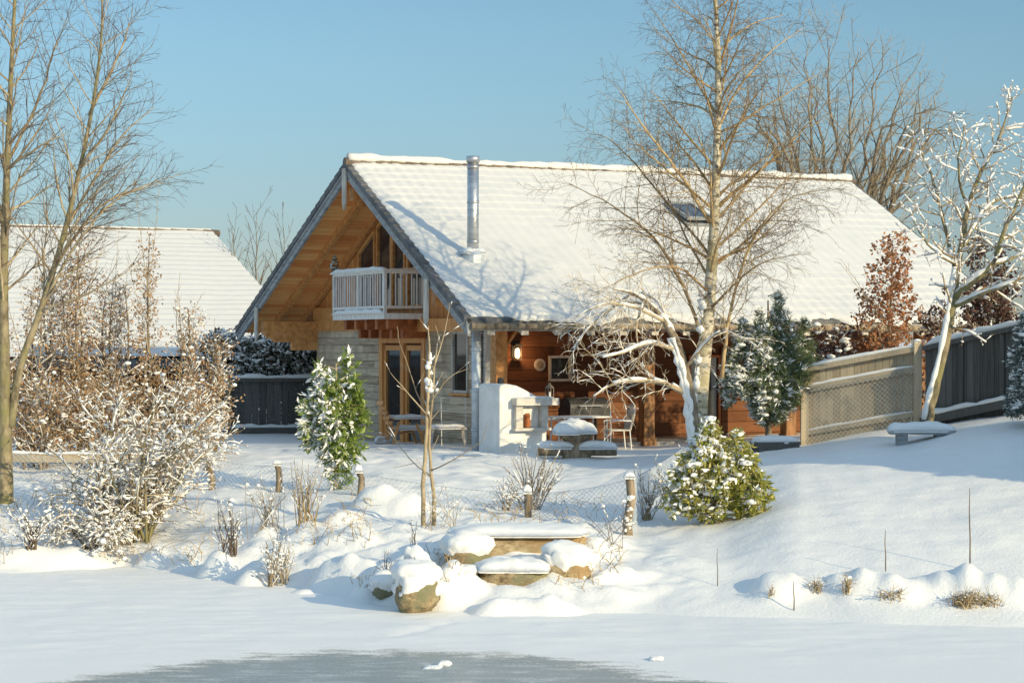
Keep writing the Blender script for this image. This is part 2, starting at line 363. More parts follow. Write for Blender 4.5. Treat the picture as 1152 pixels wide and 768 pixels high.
def pillow(mb, c, sx, sy, h, ang=0, n=22, m=14, rag=.05, seed=0, tilt=(0,0), p=3.5, under=.03):
    """rounded lump of snow: half sizes sx, sy, height h, flat below"""
    u = np.linspace(-1,1,n)[:,None]*np.ones((1,m)); v = np.linspace(-1,1,m)[None]*np.ones((n,1))
    k = np.sqrt(1-.22*u*u*0-.22*v*v*u*u)
    x = u*k; y = v*np.sqrt(1-.22*u*u*v*v)
    e = 1+rag*2*fbm(np.arctan2(v,u)*2.3+seed*3.1, x*0+seed, 3, seed)
    z = h*(np.clip(1-np.abs(u)**p,0,1)**.5*np.clip(1-np.abs(v)**p,0,1)**.5)
    X = x*sx*e; Y = y*sy*e
    z = z*(1+.35*fbm(X*2.3/max(sx,.3)+seed, Y*2.3/max(sx,.3), 2, seed+1))+tilt[0]*X+tilt[1]*Y
    zb = -under+tilt[0]*X+tilt[1]*Y
    ca, sa = math.cos(ang), math.sin(ang)
    def W(zz, sc=1): return np.stack([c[0]+(X*ca-Y*sa)*sc, c[1]+(X*sa+Y*ca)*sc, c[2]+zz], 2).reshape(-1,3)
    q = grid_faces(n, m)
    T = W(z); B = W(zb, .97)
    edge = [i*m for i in range(n)]+[(n-1)*m+j for j in range(1,m)]+[i*m+m-1 for i in range(n-2,-1,-1)]+[j for j in range(m-2,0,-1)]
    nn = n*m; ed = np.array(edge); e2 = np.roll(ed, -1)
    side = np.stack([ed, e2, e2+nn, ed+nn], 1)
    mb.addnp(np.concatenate([T,B]), q=np.concatenate([q[:, ::-1]*1, q+nn, side[:, ::-1]]))
M['post_brown'] = mat('post_brown', (.16,.075,.03), (.34,.17,.07), (10,10,2), 0, .6, .25, .005, .1)
def rock(c, s, seed, ang=0, block=.0, rough=.22, base=ICO4, tilt=0):
    v, f = base; v = v.copy()
    if block: v = np.sign(v)*np.abs(v)**(1-block); 
    d = np.array([mnoise.fractal(Vector(p)*1.3+Vector((seed*7.3, seed, 0)), 1.0, 2.0, 4) for p in v])
    rg = np.random.default_rng(int(seed)+100)
    for _ in range(16):                                    # broken faces
        n_ = rg.normal(0,1,3); n_ /= np.linalg.norm(n_); o_ = rg.uniform(.74,.98)*(1.25 if block else 1); k = v@n_-o_
        v = v-np.where(k > 0, k, 0)[:,None]*n_*.92
    d2 = np.array([mnoise.fractal(Vector(p)*6+Vector((seed,3,1)), 1.0, 2.0, 3) for p in v])
    v = v*(1+rough*.7*d+.025*d2)[:,None]*np.array(s)
    ca, sa = math.cos(ang), math.sin(ang)
    v[:,2] += tilt*v[:,0]
    return np.stack([v[:,0]*ca-v[:,1]*sa, v[:,0]*sa+v[:,1]*ca, v[:,2]], 1)+np.array(c), f
def vnormals(v, f):
    fn = np.cross(v[f[:,1]]-v[f[:,0]], v[f[:,2]]-v[f[:,0]]); n = np.zeros_like(v)
    for k in range(3): np.add.at(n, f[:,k], fn)
    return n/np.linalg.norm(n, axis=1)[:,None]
def snow_over(v, f, t, lo=.15, hi=.55, rag=.3, seed=0):
    """snow lying on the upward faces of a closed shape"""
    n = vnormals(v, f)
    g = np.array([mnoise.noise(Vector(p)*5+Vector((seed,0,0))) for p in v])
    w = np.clip((n[:,2]+rag*g-lo)/(hi-lo), 0, 1); w = w*w*(3-2*w)
    out = v+n*(w*t*(.6+.4*n[:,2:3].ravel())-(1-w)*.035)[:,None]; out[:,2] += w*t*.5
    return out

# ------------------------------------------------------------------ plants
class Plant:
    def __init__(s, label, cat, name, loc, group=None):
        s.root = thing(name, label, cat, loc, group); s.mb = {}; s.tips = []; s.snowpts = []
        s.rn = random.Random(hash(name) % 1 + len(label)*131 + int(abs(loc[0])*100))
    def m(s, k):
        if k not in s.mb: s.mb[k] = MB()
        return s.mb[k]
    def finish(s, mats):
        for k, b in s.mb.items():
            nm = {'snow': 'snow_clumps', 'twigs': 'crown'}.get(k, k)
            if k == 'branches' and 'twigs' not in s.mb and 'foliage' not in s.mb: nm = 'crown'
            if b.n: b.build(nm, M[mats[k]], s.root, smooth=True)
        return s.root
def perp(d, rn):
    while True:
        v = Vector((rn.gauss(0,1), rn.gauss(0,1), rn.gauss(0,1)))
        w = d.cross(v)
        if w.length > .1: return w.normalized()
def limb(P, pts, rad, cfg, lvl, part, sides=8, snow=0., snow_t=.02):
    """explicit path (list of points), then children by cfg[lvl:]"""
    pts = [Vector(p) for p in pts]; n = len(pts)
    if not hasattr(rad, '__len__'): rad = [rad]*n
    P.m(part).tube(pts, rad, sides)
    if snow: snow_on(P, pts, rad, snow, snow_t)
    spawn(P, pts, rad, cfg, lvl)
def snow_on(P, pts, rad, prob, t):
    rn = P.rn; run = []; rr = []
    def flush():
        if len(run) > 1: P.m('snow').tube(run, rr, 5 if rr[0] > .02 else 4)
        run.clear(); rr.clear()
    for i in range(len(pts)-1):
        d = (pts[i+1]-pts[i]); L = d.length
        if L > 1e-6 and abs(d.z)/L < .88 and rn.random() < prob:
            if not run: run.append(pts[i]+Vector((0,0,rad[i]*.7))); rr.append(rad[i]*.5+t*.3)
            run.append(pts[i+1]+Vector((0,0,rad[i+1]*.7+t*.3))); rr.append((rad[i+1]*.75+t*.5)*rn.uniform(.6,1.35))
        else: flush()
    flush()
def spawn(P, pts, rad, cfg, lvl):
    if lvl >= len(cfg): return
    c = cfg[lvl]; rn = P.rn; n = len(pts)
    seg = [(pts[i+1]-pts[i]).length for i in range(n-1)]; tot = sum(seg)
    cnt = c['n'](tot) if callable(c['n']) else c['n']
    cnt = max(0, int(cnt*rn.uniform(.8,1.2)+.5)); az = rn.uniform(0,6.28)
    for k in range(cnt):
        t = c.get('t0',.15)+(c.get('t1',1)-c.get('t0',.15))*((k+rn.random())/cnt)
        s = t*tot; i = 0
        while i < n-2 and s > seg[i]: s -= seg[i]; i += 1
        f = min(1, s/max(seg[i],1e-6)); p = pts[i].lerp(pts[i+1], f); r = rad[i]*(1-f)+rad[i+1]*f
        d = (pts[i+1]-pts[i]).normalized()
        az += 2.4+rn.uniform(-.6,.6)
        u = d.cross(Vector((0,0,1)) if abs(d.z) < .95 else Vector((1,0,0))).normalized(); w = d.cross(u)
        side = u*math.cos(az)+w*math.sin(az)
        if c.get('flat'): side = side*(1-c['flat'])+u*(c['flat']*(1 if math.cos(az) > 0 else -1)); side.normalize()
        a = R(rn.uniform(*c['ang']))
        nd = d*math.cos(a)+side*math.sin(a)
        nd.z += c.get('lift',0); nd.normalize()
        sh = c.get('shape', lambda t: 1-.55*t)(t)
        if 'len' in c: L = rn.uniform(*c['len'])*sh
        else: L = tot*rn.uniform(*c['lr'])*sh
        grow(P, p, nd, L, min(r*c.get('rr',.6), c.get('rmax',1)), cfg, lvl)
def grow(P, p, d, L, r, cfg, lvl):
    c = cfg[lvl]; rn = P.rn; n = c.get('seg',4); pts = [p.copy()]; rad = [r]; d = d.copy()
    rend = c.get('rend', .35)
    for i in range(n):
        t = (i+1)/n
        d += Vector((rn.gauss(0,1), rn.gauss(0,1), rn.gauss(0,1)))*c.get('wig',.12); d.z += c.get('grav',0)*(t if c.get('late',1) else 1)
        d.normalize(); p = p+d*(L/n); pts.append(p.copy()); rad.append(max(r*(1-(1-rend)*t), c.get('rmin',.003)))
    P.m(c['part']).tube(pts, rad, c.get('sides',4), cap=False)
    if c.get('snow'): snow_on(P, pts, rad, c['snow'], c.get('snow_t',.012))
    if c.get('tips'): P.tips.extend([tuple(q) for q in pts[1:]])
    if lvl+1 < len(cfg): spawn(P, pts, rad, cfg, lvl+1)
def along(pts, n):
    """resample a polyline smoothly (Catmull-Rom)"""
    p = [Vector(q) for q in pts]; p = [p[0]*2-p[1]]+p+[p[-1]*2-p[-2]]; out = []
    for i in range(1, len(p)-2):
        for k in range(n):
            t = k/n; a, b, c, d = p[i-1], p[i], p[i+1], p[i+2]
            out.append(.5*((2*b)+(c-a)*t+(2*a-5*b+4*c-d)*t*t+(3*b-a-3*c+d)*t**3))
    out.append(p[-2]); return out
def lin(a, b, n): return [a+(b-a)*i/(n-1) for i in range(n)]
def pts_img(lst, Y, dY=None):
    return [px(q[0], q[1], Y+(q[2] if len(q) > 2 else 0)) for q in lst]

# ------------------------------------------------------------------ camera, sun, sky
cam = bpy.data.cameras.new('camera'); co = bpy.data.objects.new('camera', cam); COL.objects.link(co)
co.location = (0,0,CAMZ); co.rotation_euler = (R(90),0,0)
cam.sensor_width = 36; cam.lens = FPX/1152*36; cam.clip_start = .5; cam.clip_end = 5000; SC.camera = co
SUN_AZ, SUN_EL = 134.0, 18.5        # degrees clockwise from the viewing direction, height
sv = Vector((math.sin(R(SUN_AZ))*math.cos(R(SUN_EL)), math.cos(R(SUN_AZ))*math.cos(R(SUN_EL)), math.sin(R(SUN_EL))))
sl = bpy.data.lights.new('sun', 'SUN'); so = bpy.data.objects.new('sun', sl); COL.objects.link(so)
so.rotation_euler = (-sv).to_track_quat('-Z', 'Y').to_euler(); so.location = sv*60
sl.energy = 2.15; sl.angle = R(.5); sl.color = (1, .83, .51)
wd = bpy.data.worlds.new('World'); SC.world = wd; wd.use_nodes = True
nt = wd.node_tree; bg = nt.nodes['Background']
sky = nt.nodes.new('ShaderNodeTexSky'); sky.sky_type = 'NISHITA'; sky.sun_disc = False
sky.sun_elevation = R(SUN_EL); sky.sun_rotation = R(SUN_AZ); sky.air_density = 1.0; sky.dust_density = .25; sky.ozone_density = 2.4; sky.altitude = 300
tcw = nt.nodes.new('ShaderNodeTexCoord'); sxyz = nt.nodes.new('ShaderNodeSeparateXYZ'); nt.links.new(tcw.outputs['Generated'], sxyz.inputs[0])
skr = nt.nodes.new('ShaderNodeValToRGB'); skr.color_ramp.interpolation = 'EASE'; e = skr.color_ramp.elements      # tint by height: low sky darkened, upper sky brightened as added fill light
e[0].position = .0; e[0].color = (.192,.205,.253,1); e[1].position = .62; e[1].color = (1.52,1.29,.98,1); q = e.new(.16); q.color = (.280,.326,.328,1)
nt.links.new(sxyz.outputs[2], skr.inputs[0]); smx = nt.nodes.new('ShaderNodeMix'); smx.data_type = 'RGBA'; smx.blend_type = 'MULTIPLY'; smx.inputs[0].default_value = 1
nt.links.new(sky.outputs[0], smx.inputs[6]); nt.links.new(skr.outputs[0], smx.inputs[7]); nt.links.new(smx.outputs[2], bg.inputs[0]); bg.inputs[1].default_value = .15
SC.view_settings.view_transform = 'Standard'; SC.view_settings.look = 'None'; SC.view_settings.exposure = 1.15; SC.view_settings.gamma = 1
SC.cycles.max_bounces = 8; SC.cycles.diffuse_bounces = 4; SC.cycles.use_denoising = True

# ------------------------------------------------------------------ ground and pond
def axis(a, b, st, far_lo, far_hi):
    x = list(np.arange(a, b+st*.5, st)); s = st; v = a; lo = []
    while v > far_lo: s *= 1.35; v -= s; lo.append(v)
    s = st; v = b; hi = []
    while v < far_hi: s *= 1.35; v += s; hi.append(v)
    return np.array(lo[::-1]+x+hi)
gx = axis(-12.5, 12.5, .085, -900, 900); gy = axis(26.5, 48, .075, -300, 2500)
GX, GY = np.meshgrid(gx, gy, indexing='ij')
GZ = H(GX.ravel(), GY.ravel()).reshape(GX.shape)
fine = (GX > -12.6)&(GX < 12.6)&(GY > 26.4)&(GY < 48.1)
GZ = GZ+np.where(fine, np.clip(GZ/.2,0,1)*np.clip((4-GX)/3,.25,1)*(.012*fbm(GX*6, GY*6, 3, 21)+.02*np.clip(fbm(GX*3, GY*3, 2, 33), 0, 1)), 0)
g = MB(); g.addnp(np.stack([GX.ravel(), GY.ravel(), GZ.ravel()], 1), q=grid_faces(len(gx), len(gy)))
tag(g.build('ground', M['snow_ground'], None, True), 'snow covered garden bank sloping down to the pond', None, None, 'structure')
ix = axis(-9, 9, .09, -500, 500); iy = axis(22, 35, .09, -200, 45)
IX, IY = np.meshgrid(ix, iy, indexing='ij')
IZ = .02*fbm(IX*.9, IY*1.8, 4, 41)+.010*np.clip(fbm(IX*2.2, IY*5, 3, 43), 0, 1)*2
IZ *= np.clip((IY-23.5)/3, .1, 1)
for (a, b) in [((470,662),(505,700)), ((505,700),(440,716))]:       # animal tracks crossing the ice
    for t in np.linspace(0, 1, 9):
        q = px(a[0]+(b[0]-a[0])*t, a[1]+(b[1]-a[1])*t, CAMZ*FPX/(a[1]+(b[1]-a[1])*t-CY))
        IZ -= .02*np.exp(-(((IX-q.x-rnd.uniform(-.04,.04))/.07)**2+((IY-q.y)/.11)**2))
g = MB(); g.addnp(np.stack([IX.ravel(), IY.ravel(), IZ.ravel()], 1), q=grid_faces(len(ix), len(iy)))
tag(g.build('frozen_pond', M['ice'], None, True), 'frozen pond under snow with a dark patch of bare ice', None, None, 'structure')

# ------------------------------------------------------------------ chalet (a runs along the ridge, b from the near eave to the far one)
ER = np.array([-.96, 46.0]); LX = np.array([math.cos(TH), math.sin(TH)]); GXN = np.array([-math.sin(TH), math.cos(TH)])
def F(v):
    o = np.empty_like(v); o[:,0] = ER[0]+LX[0]*v[:,0]+GXN[0]*v[:,1]; o[:,1] = ER[1]+LX[1]*v[:,0]+GXN[1]*v[:,1]; o[:,2] = v[:,2]; return o
def Fp(a, b, z): return Vector(F(np.array([[a,b,z]], float))[0])
BR, BL, ZE, ZR, ZL, LEN = 6.97, 15.1, 4.2, 8.05, 4.05, 15.0
def zr(b): return ZE+(ZR-ZE)*b/BR if b <= BR else ZR-(ZR-ZL)*(b-BR)/(BL-BR)
ch = thing('chalet', 'timber chalet with a snow covered gable roof, balcony and covered terrace', 'house', tuple(Fp(7.5,7.5,1.2)))
AW = 1.7                                                    # gable wall plane
def planks(mb, mk, u0, u1, z0, z1, h, op, seed, d=.05, cut=(2.2,4.2)):
    """horizontal boards with openings; mk(u0,u1,d0,d1,za,zb) adds one board"""
    rn = random.Random(seed); z = z0
    while z < z1-.02:
        zb = min(z+h, z1); cuts = [u0]; u = u0+rn.uniform(.6,cut[1])
        while u < u1-.4: cuts.append(u); u += rn.uniform(*cut)
        cuts.append(u1)
        for s, e in zip(cuts[:-1], cuts[1:]):
            segs = [(s, e)]
            for (o0,o1,q0,q1) in op:
                if q0 < zb-.03 and q1 > z+.03:
                    segs = [x for (a,b) in segs for x in ((a,min(b,o0)), (max(a,o1),b)) if x[1]-x[0] > .02]
            for a, b in segs: mk(a+.003, b-.003, -rn.uniform(0,.014), d, z+.005, zb-.005)
        z = zb
# lower gable wall: grey weathered boards
gop = [(6.1,8.8,.5,3.74),(3.55,4.45,2.45,3.95),(2.42,2.98,2.3,3.95)]
w = MB(F); planks(w, lambda u0,u1,d0,d1,a,b: w.box(AW+d0,AW+d1,u0,u1,a,b), 2.05, 13.4, .6, 4.22, .2, gop, 3, .05, (4.5,8))
wall_g = w.build('wall', M['wood_grey'], ch); wall_g['label'] = 'grey weathered plank wall under the balcony'
w = MB(F); w.box(AW+.06, AW+.2, 2.05, 13.4, .5, 4.25); w.build('wall_core', M['wood_wall'], ch)
# long back wall of the covered terrace
BW = 4.0
lop = [(4.05,4.6,2.75,3.35),(7.9,8.9,.5,3.4),(10.6,11.8,2.2,3.5)]
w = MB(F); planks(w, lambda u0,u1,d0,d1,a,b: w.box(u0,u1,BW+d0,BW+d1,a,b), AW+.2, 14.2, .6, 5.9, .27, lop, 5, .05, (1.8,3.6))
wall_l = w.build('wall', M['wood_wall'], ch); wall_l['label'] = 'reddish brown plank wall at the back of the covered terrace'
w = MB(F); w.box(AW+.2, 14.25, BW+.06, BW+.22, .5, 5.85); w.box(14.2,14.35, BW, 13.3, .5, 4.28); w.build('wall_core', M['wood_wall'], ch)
w = MB(F); planks(w, lambda u0,u1,d0,d1,a,b: w.box(u0,u1,13.36-d1,13.36-d0,a,b), AW+.2, 14.2, .6, 4.25, .27, [], 8); w.hexa([(14.2,2.1,4.3),(14.35,2.1,4.3),(14.35,13.3,4.3),(14.2,13.3,4.3),(14.2,BR-.1,ZR-.5),(14.35,BR-.1,ZR-.5),(14.35,BR+.1,ZR-.5),(14.2,BR+.1,ZR-.5)]); w.build('wall', M['wood_wall'], ch)
w = MB(F); w.box(AW+.21, 14.3, 2.0, BW-.06, 1.0, 1.34); w.build('terrace_floor', M['stone_slab'], ch)
# upper gable: upright orange boards following the roof
def soff(b): return zr(b)-.34
w = MB(F); b = 2.05; rn = random.Random(4)
while b < 13.38:
    e = min(b+.19, 13.4); j = rn.uniform(0,.012)
    w.hexa([(AW-.03-j,b+.004,4.26),(AW+.1,b+.004,4.26),(AW+.1,e-.004,4.26),(AW-.03-j,e-.004,4.26),
            (AW-.03-j,b+.004,soff(b)),(AW+.1,b+.004,soff(b)),(AW+.1,e-.004,soff(e)),(AW-.03-j,e-.004,soff(e))]); b = e
gw = w.build('gable_wall', M['wood_orange'], ch); gw['label'] = 'orange upright boarding of the upper gable'
# gable glazing
def gable_window(b0, b1, z0):
    fr = MB(F); gl = MB(F); t = .09
    def top(b): return soff(b)-.16
    for (p, q) in (((b0,z0),(b0,top(b0))), ((b1,z0),(b1,top(b1))), ((b0,z0+.05),(b1,z0+.05)), ((b0,top(b0)),(b1,top(b1)))):
        fr.beam((AW-.075,p[0],p[1]), (AW-.075,q[0],q[1]), t, .10, (1,0,0))
    fr.beam((AW-.07,b0,z0+1.0), (AW-.07,b1,z0+1.0), .05, .06, (1,0,0))
    gl.hexa([(AW-.055,b0,z0),(AW-.05,b0,z0),(AW-.05,b1,z0),(AW-.055,b1,z0),(AW-.055,b0,top(b0)),(AW-.05,b0,top(b0)),(AW-.05,b1,top(b1)),(AW-.055,b1,top(b1))])
    f = fr.build('window', M['wood_beam'], ch); gl.build('pane', M['glass'], f)
for q in ((9.05,10.1,4.5),(7.95,8.85,4.5),(7.1,7.85,4.5),(5.9,6.9,4.5)): gable_window(*q)
# roof slabs, rafters, purlins
rf = MB(F)
def slab(mb, b0, b1, o0, o1, a0=0, a1=LEN):
    mb.hexa([(a0,b0,zr(b0)+o0),(a1,b0,zr(b0)+o0),(a1,b1,zr(b1)+o0),(a0,b1,zr(b1)+o0),(a0,b0,zr(b0)+o1),(a1,b0,zr(b0)+o1),(a1,b1,zr(b1)+o1),(a0,b1,zr(b1)+o1)])
slab(rf, 0, BR-.002, -.10, 0); slab(rf, BR+.002, BL, -.10, 0)
roof = rf.build('roof', M['tile'], ch)
so_ = MB(F); n = 46
for k in range(n):                                         # soffit boards, each a narrow strip along the ridge
    for (s, e) in ((.05, BR-.05), (BR+.05, BL-.03)):
        b0 = s+(e-s)*k/n; b1 = s+(e-s)*(k+1)/n-.016
        so_.hexa([(.06,b0,zr(b0)-.128),(LEN-.06,b0,zr(b0)-.128),(LEN-.06,b1,zr(b1)-.128),(.06,b1,zr(b1)-.128),(.06,b0,zr(b0)-.103),(LEN-.06,b0,zr(b0)-.103),(LEN-.06,b1,zr(b1)-.103),(.06,b1,zr(b1)-.103)])
so_.build('soffit', M['wood_soffit'], ch)
def rafter(a, nm='rafter'):
    m = MB(F)
    for b0, b1 in ((.12, BR), (BR, BL-.1)):
        m.hexa([(a-.06,b0,zr(b0)-.32),(a+.06,b0,zr(b0)-.32),(a+.06,b1,zr(b1)-.32),(a-.06,b1,zr(b1)-.32),(a-.06,b0,zr(b0)-.13),(a+.06,b0,zr(b0)-.13),(a+.06,b1,zr(b1)-.13),(a-.06,b1,zr(b1)-.13)])
    m.build(nm, M['wood_beam'], ch)
for a in [.85]+[AW-.1]+[AW+.75+.8*k for k in range(16)]: rafter(a)
for b, z0 in ((BR, 7.15), (13.4, 3.92), (2.05, 4.5)):       # purlins running out to the gable edge
    m = MB(F); m.box(.12, AW+.1 if b > 10 else LEN-.3, b-.11, b+.11, z0, min(z0+.32, soff(b)+.02)); 
    if b == 13.4:
        m.box(.45, AW, b-.1, b+.1, z0-.24, z0-.003); m.box(.95, AW, b-.09, b+.09, z0-.46, z0-.243)
        for k in range(5): m.box(.16+.06*k, .22+.06*k, b-.1, b+.1, z0-.05-.035*k, z0-.003)
    m.build('purlin', M['wood_beam'], ch)
m = MB(F); m.box(AW-.12, AW+.06, 8.8, 13.4, 4.30, 4.62); m.box(AW-.1, AW+.06, 9.2, 13.4, 3.98, 4.297); m.build('tie_beam', M['wood_beam'], ch)
for b, zt, zb in ((BR, ZR-.12, 6.95), (13.4, 4.62, 3.75), (2.05, 5.1, 4.05)):   # weathered boards covering the purlin ends
    m = MB(F); m.box(-.085, -.045, b-.11, b+.11, zb+.15, zt)
    m.hexa([(-.085,b-.11,zb+.15),(-.045,b-.11,zb+.15),(-.045,b+.11,zb+.15),(-.085,b+.11,zb+.15),(-.085,b-.02,zb-.04),(-.045,b-.02,zb-.04),(-.045,b+.02,zb-.04),(-.085,b+.02,zb-.04)][4:]+
           [(-.085,b-.11,zb+.15),(-.045,b-.11,zb+.15),(-.045,b+.11,zb+.15),(-.085,b+.11,zb+.15)])
    m.build('purlin_end_board', M['wood_pale'], ch)
for b0, b1 in ((-.05, BR-.01), (BR+.01, BL+.03)):          # barge boards in two layers
    m = MB(F); m9 = MB(F)
    m.hexa([(-.02,b0,zr(b0)-.36),(.05,b0,zr(b0)-.36),(.05,b1,zr(b1)-.36),(-.02,b1,zr(b1)-.36),(-.02,b0,zr(b0)-.11),(.05,b0,zr(b0)-.11),(.05,b1,zr(b1)-.11),(-.02,b1,zr(b1)-.11)])
    m.hexa([(-.045,b0,zr(b0)-.20),(-.021,b0,zr(b0)-.20),(-.021,b1,zr(b1)-.20),(-.045,b1,zr(b1)-.20),(-.045,b0,zr(b0)-.06),(-.021,b0,zr(b0)-.06),(-.021,b1,zr(b1)-.06),(-.045,b1,zr(b1)-.06)])
    m9.hexa([(LEN-.05,b0,zr(b0)-.36),(LEN+.02,b0,zr(b0)-.36),(LEN+.02,b1,zr(b1)-.36),(LEN-.05,b1,zr(b1)-.36),(LEN-.05,b0,zr(b0)-.11),(LEN+.02,b0,zr(b0)-.11),(LEN+.02,b1,zr(b1)-.11),(LEN-.05,b1,zr(b1)-.11)])
    m.build('barge_board', M['barge'], ch); m9.build('barge_board', M['barge'], ch)
vt = MB(F); vt9 = MB(F); sn = MB(F)                                     # verge tiles stepping up both gable slopes, each with a crust of snow
for side in (0,1):
    nn = 25
    for k in range(nn):
        if side == 0: b0, b1 = BR*k/nn, BR*(k+1)/nn
        else: b0, b1 = BL-(BL-BR)*k/nn, BL-(BL-BR)*(k+1)/nn
        z0, z1 = zr(b0)+.05, zr(b1)+.015
        for A in (-.075, LEN-.10):
            q = [(A,b0,z0-.17),(A+.17,b0,z0-.17),(A+.17,b1,z1-.13),(A,b1,z1-.13),(A,b0,z0),(A+.17,b0,z0),(A+.17,b1,z1),(A,b1,z1)]
            (vt if A < 1 else vt9).hexa(q)
        if side == 1:
            h = rn.uniform(.03,.07); c0 = b0+(b1-b0)*rn.uniform(0,.15)
            q = [(-.07,c0,z0+.002),(.11,c0,z0+.002),(.11,b1,z1+.002),(-.07,b1,z1+.002),(-.03,c0,z0+h),(.11,c0,z0+h),(.11,b1,z1+h*1.3),(-.03,b1,z1+h*1.3)]
            sn.hexa(q)
vt.build('verge_tiles', M['tile'], roof); vt9.build('verge_tiles', M['tile'], roof)
# snow on the roof: near slope with the tile courses showing through
def roofsnow(b_lo, b_hi, na, nb, sign):
    A = np.linspace(.085 if sign > 0 else .06, LEN-.1, na); Bv = np.linspace(b_lo, b_hi, nb)
    AA, BB = np.meshgrid(A, Bv, indexing='ij')
    edge = .2*fbm(AA*1.6, AA*0, 4, 51)+.05*fbm(AA*6, AA*0, 2, 55)
    if sign > 0:
        t = (BB-b_lo)/(b_hi-b_lo); BB = BB+edge*(1-t)**6
    else:
        t = (b_hi-BB)/(b_hi-b_lo)
    base = np.where(BB <= BR, ZE+(ZR-ZE)*BB/BR, ZR-(ZR-ZL)*(BB-BR)/(BL-BR))
    ph = BB/.335; saw = ph-np.floor(ph)
    thin = np.clip(1-AA/2.3, 0, 1)+np.clip(1-t*3.2, 0, 1)*.6
    th = .10+.020*(1-saw)*np.clip(.55+1.4*fbm(AA*.5, BB*.6, 3, 65), .1, 1.2)+.035*fbm(AA*.9, BB*.9, 3, 61)+.011*np.sin(AA/.30*6.283)*np.clip(.45+thin, 0, 1)
    th = th+np.clip(thin,0,1.3)*(.035*fbm(AA*3.2, BB*3.2, 3, 63)+.020*(1-saw)-.028)
    th = th*np.clip((AA-.05)/.12, .25, 1)
    Z = base+th
    lip = np.clip(t*b_hi/.10, 0, 1) if sign > 0 else np.clip(t*8/.1, 0, 1)
    Z = base+th*(.25+.75*np.sqrt(lip))
    V = np.stack([AA.ravel(), BB.ravel(), Z.ravel()], 1)
    q = grid_faces(na, nb)
    sn.addnp(V, q=q if sign > 0 else q)
    V2 = np.stack([A, BB[:, 0], base[:, 0]-.03], 1); V3 = np.stack([A, BB[:,0], Z[:,0]], 1)   # lip at the eave
    i = np.arange(na-1); sn.addnp(np.concatenate([V2,V3]), q=np.stack([i, i+1, i+1+na, i+na], 1))
    i = np.arange(nb-1); E0 = np.stack([AA[0], BB[0], Z[0]], 1); E1 = np.stack([AA[0], BB[0], base[0]], 1)
    sn.addnp(np.concatenate([E0,E1]), q=np.stack([i, i+1, i+1+nb, i+nb], 1))
    E0 = np.stack([AA[-1], BB[-1], Z[-1]], 1); E1 = np.stack([AA[-1], BB[-1], base[-1]], 1)
    sn.addnp(np.concatenate([E0,E1]), q=np.stack([i, i+1, i+1+nb, i+nb], 1))
roofsnow(-.06, BR-.10, 300, 190, 1); roofsnow(BR+.10, BL+.05, 60, 60, -1)
k = np.linspace(0,1,120)                                   # snow lying along the ridge
ax_ = .02+k*(LEN-.1); rr = .055+.05*fbm(k*30, k*0, 3, 71); 
sn.tube([(a, BR-.01, ZR+.115+r*.5) for a, r in zip(ax_, rr)], [max(.03,r+.045) for r in rr], 8)
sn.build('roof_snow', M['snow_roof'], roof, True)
rt = MB(F)
for i in range(38):
    a0 = -.06+i*(LEN+.1)/38; a1 = a0+(LEN+.1)/38+.03
    rt.tube([(a0,BR,ZR+.035),(a1,BR,ZR+.03)], [.12,.105], 9)
rt.build('ridge_tiles', M['ridge_tile'], roof)
# chimney pipe
CA, CB = 1.24, 2.35; cz = zr(CB)
m = MB(F); m.tube([(CA,CB,cz-.3),(CA,CB,cz+2.28)], .132, 18); m.tube([(CA,CB,cz+2.28),(CA,CB,cz+2.42)], .155, 18)
for zz in (.45, 1.35, 2.15): m.tube([(CA,CB,cz+zz),(CA,CB,cz+zz+.05)], .141, 18)
cp = m.build('chimney', M['steel'], ch, True)
m = MB(F); m.lathe((CA,CB,cz-.25), [(.26,0),(.25,.42),(.15,.52)], 16); m.build('collar', M['zinc'], cp)
m = MB(); c = Fp(CA,CB,cz+.22); pillow(m, c+Vector((0,.0,.0)), .26, .2, .12, TH, seed=4, rag=.2); m.build('snow_cap', M['snow'], cp, True)
# roof window, sash tipped open
def skylight(parent, P0, la, lb, up, nrm):
    P0 = Vector(P0); la = Vector(la).normalized(); up = Vector(up).normalized(); nrm = Vector(nrm).normalized()
    m = MB(); w_, h_ = .78, 1.18
    for s in (-1,1): m.beam(P0+la*s*w_/2, P0+la*s*w_/2+up*h_, .08, .2, nrm)
    for t in (0,1): m.beam(P0+up*h_*t-la*w_/2, P0+up*h_*t+la*w_/2, .08, .2, nrm)
    fr = m.build('roof_window', M['barge'], parent)
    m = MB(); ang = R(7); d = (up*math.cos(ang)-nrm*math.sin(ang)); mid = P0+up*h_*.55+nrm*.15
    a, b = mid-d*h_*.55, mid+d*h_*.5
    a, b = mid-(up*math.cos(ang)+nrm*-math.sin(ang))*h_*.5, mid+(up*math.cos(ang)-nrm*math.sin(ang))*h_*.5
    a, b = mid-(up*math.cos(ang)-nrm*math.sin(ang))*h_*.5, mid+(up*math.cos(ang)-nrm*math.sin(ang))*h_*.5
    for s in (-1,1): m.beam(a+la*s*.36, b+la*s*.36, .06, .07, nrm)
    for q in (a, b): m.beam(q-la*.39, q+la*.39, .06, .07, nrm)
    sh = m.build('sash', M['barge'], fr)
    m = MB(); m.beam(a, b, .68, .02, nrm); m.build('pane', M['glass'], fr)
    m = MB(); q = P0+up*.18+nrm*.1
    m.beam(P0+up*.04+nrm*.02, P0+up*h_*.96+nrm*.02, .70, .02, nrm); m.build('well', M['iron'], fr)
lv = Vector((*LX,0)); gv = Vector((*GXN,0)); upr = (gv*BR+Vector((0,0,ZR-ZE))).normalized(); nr = lv.cross(upr)
skylight(ch, Fp(8.35,4.15,zr(4.15)+.06), lv, None or upr, upr, nr)
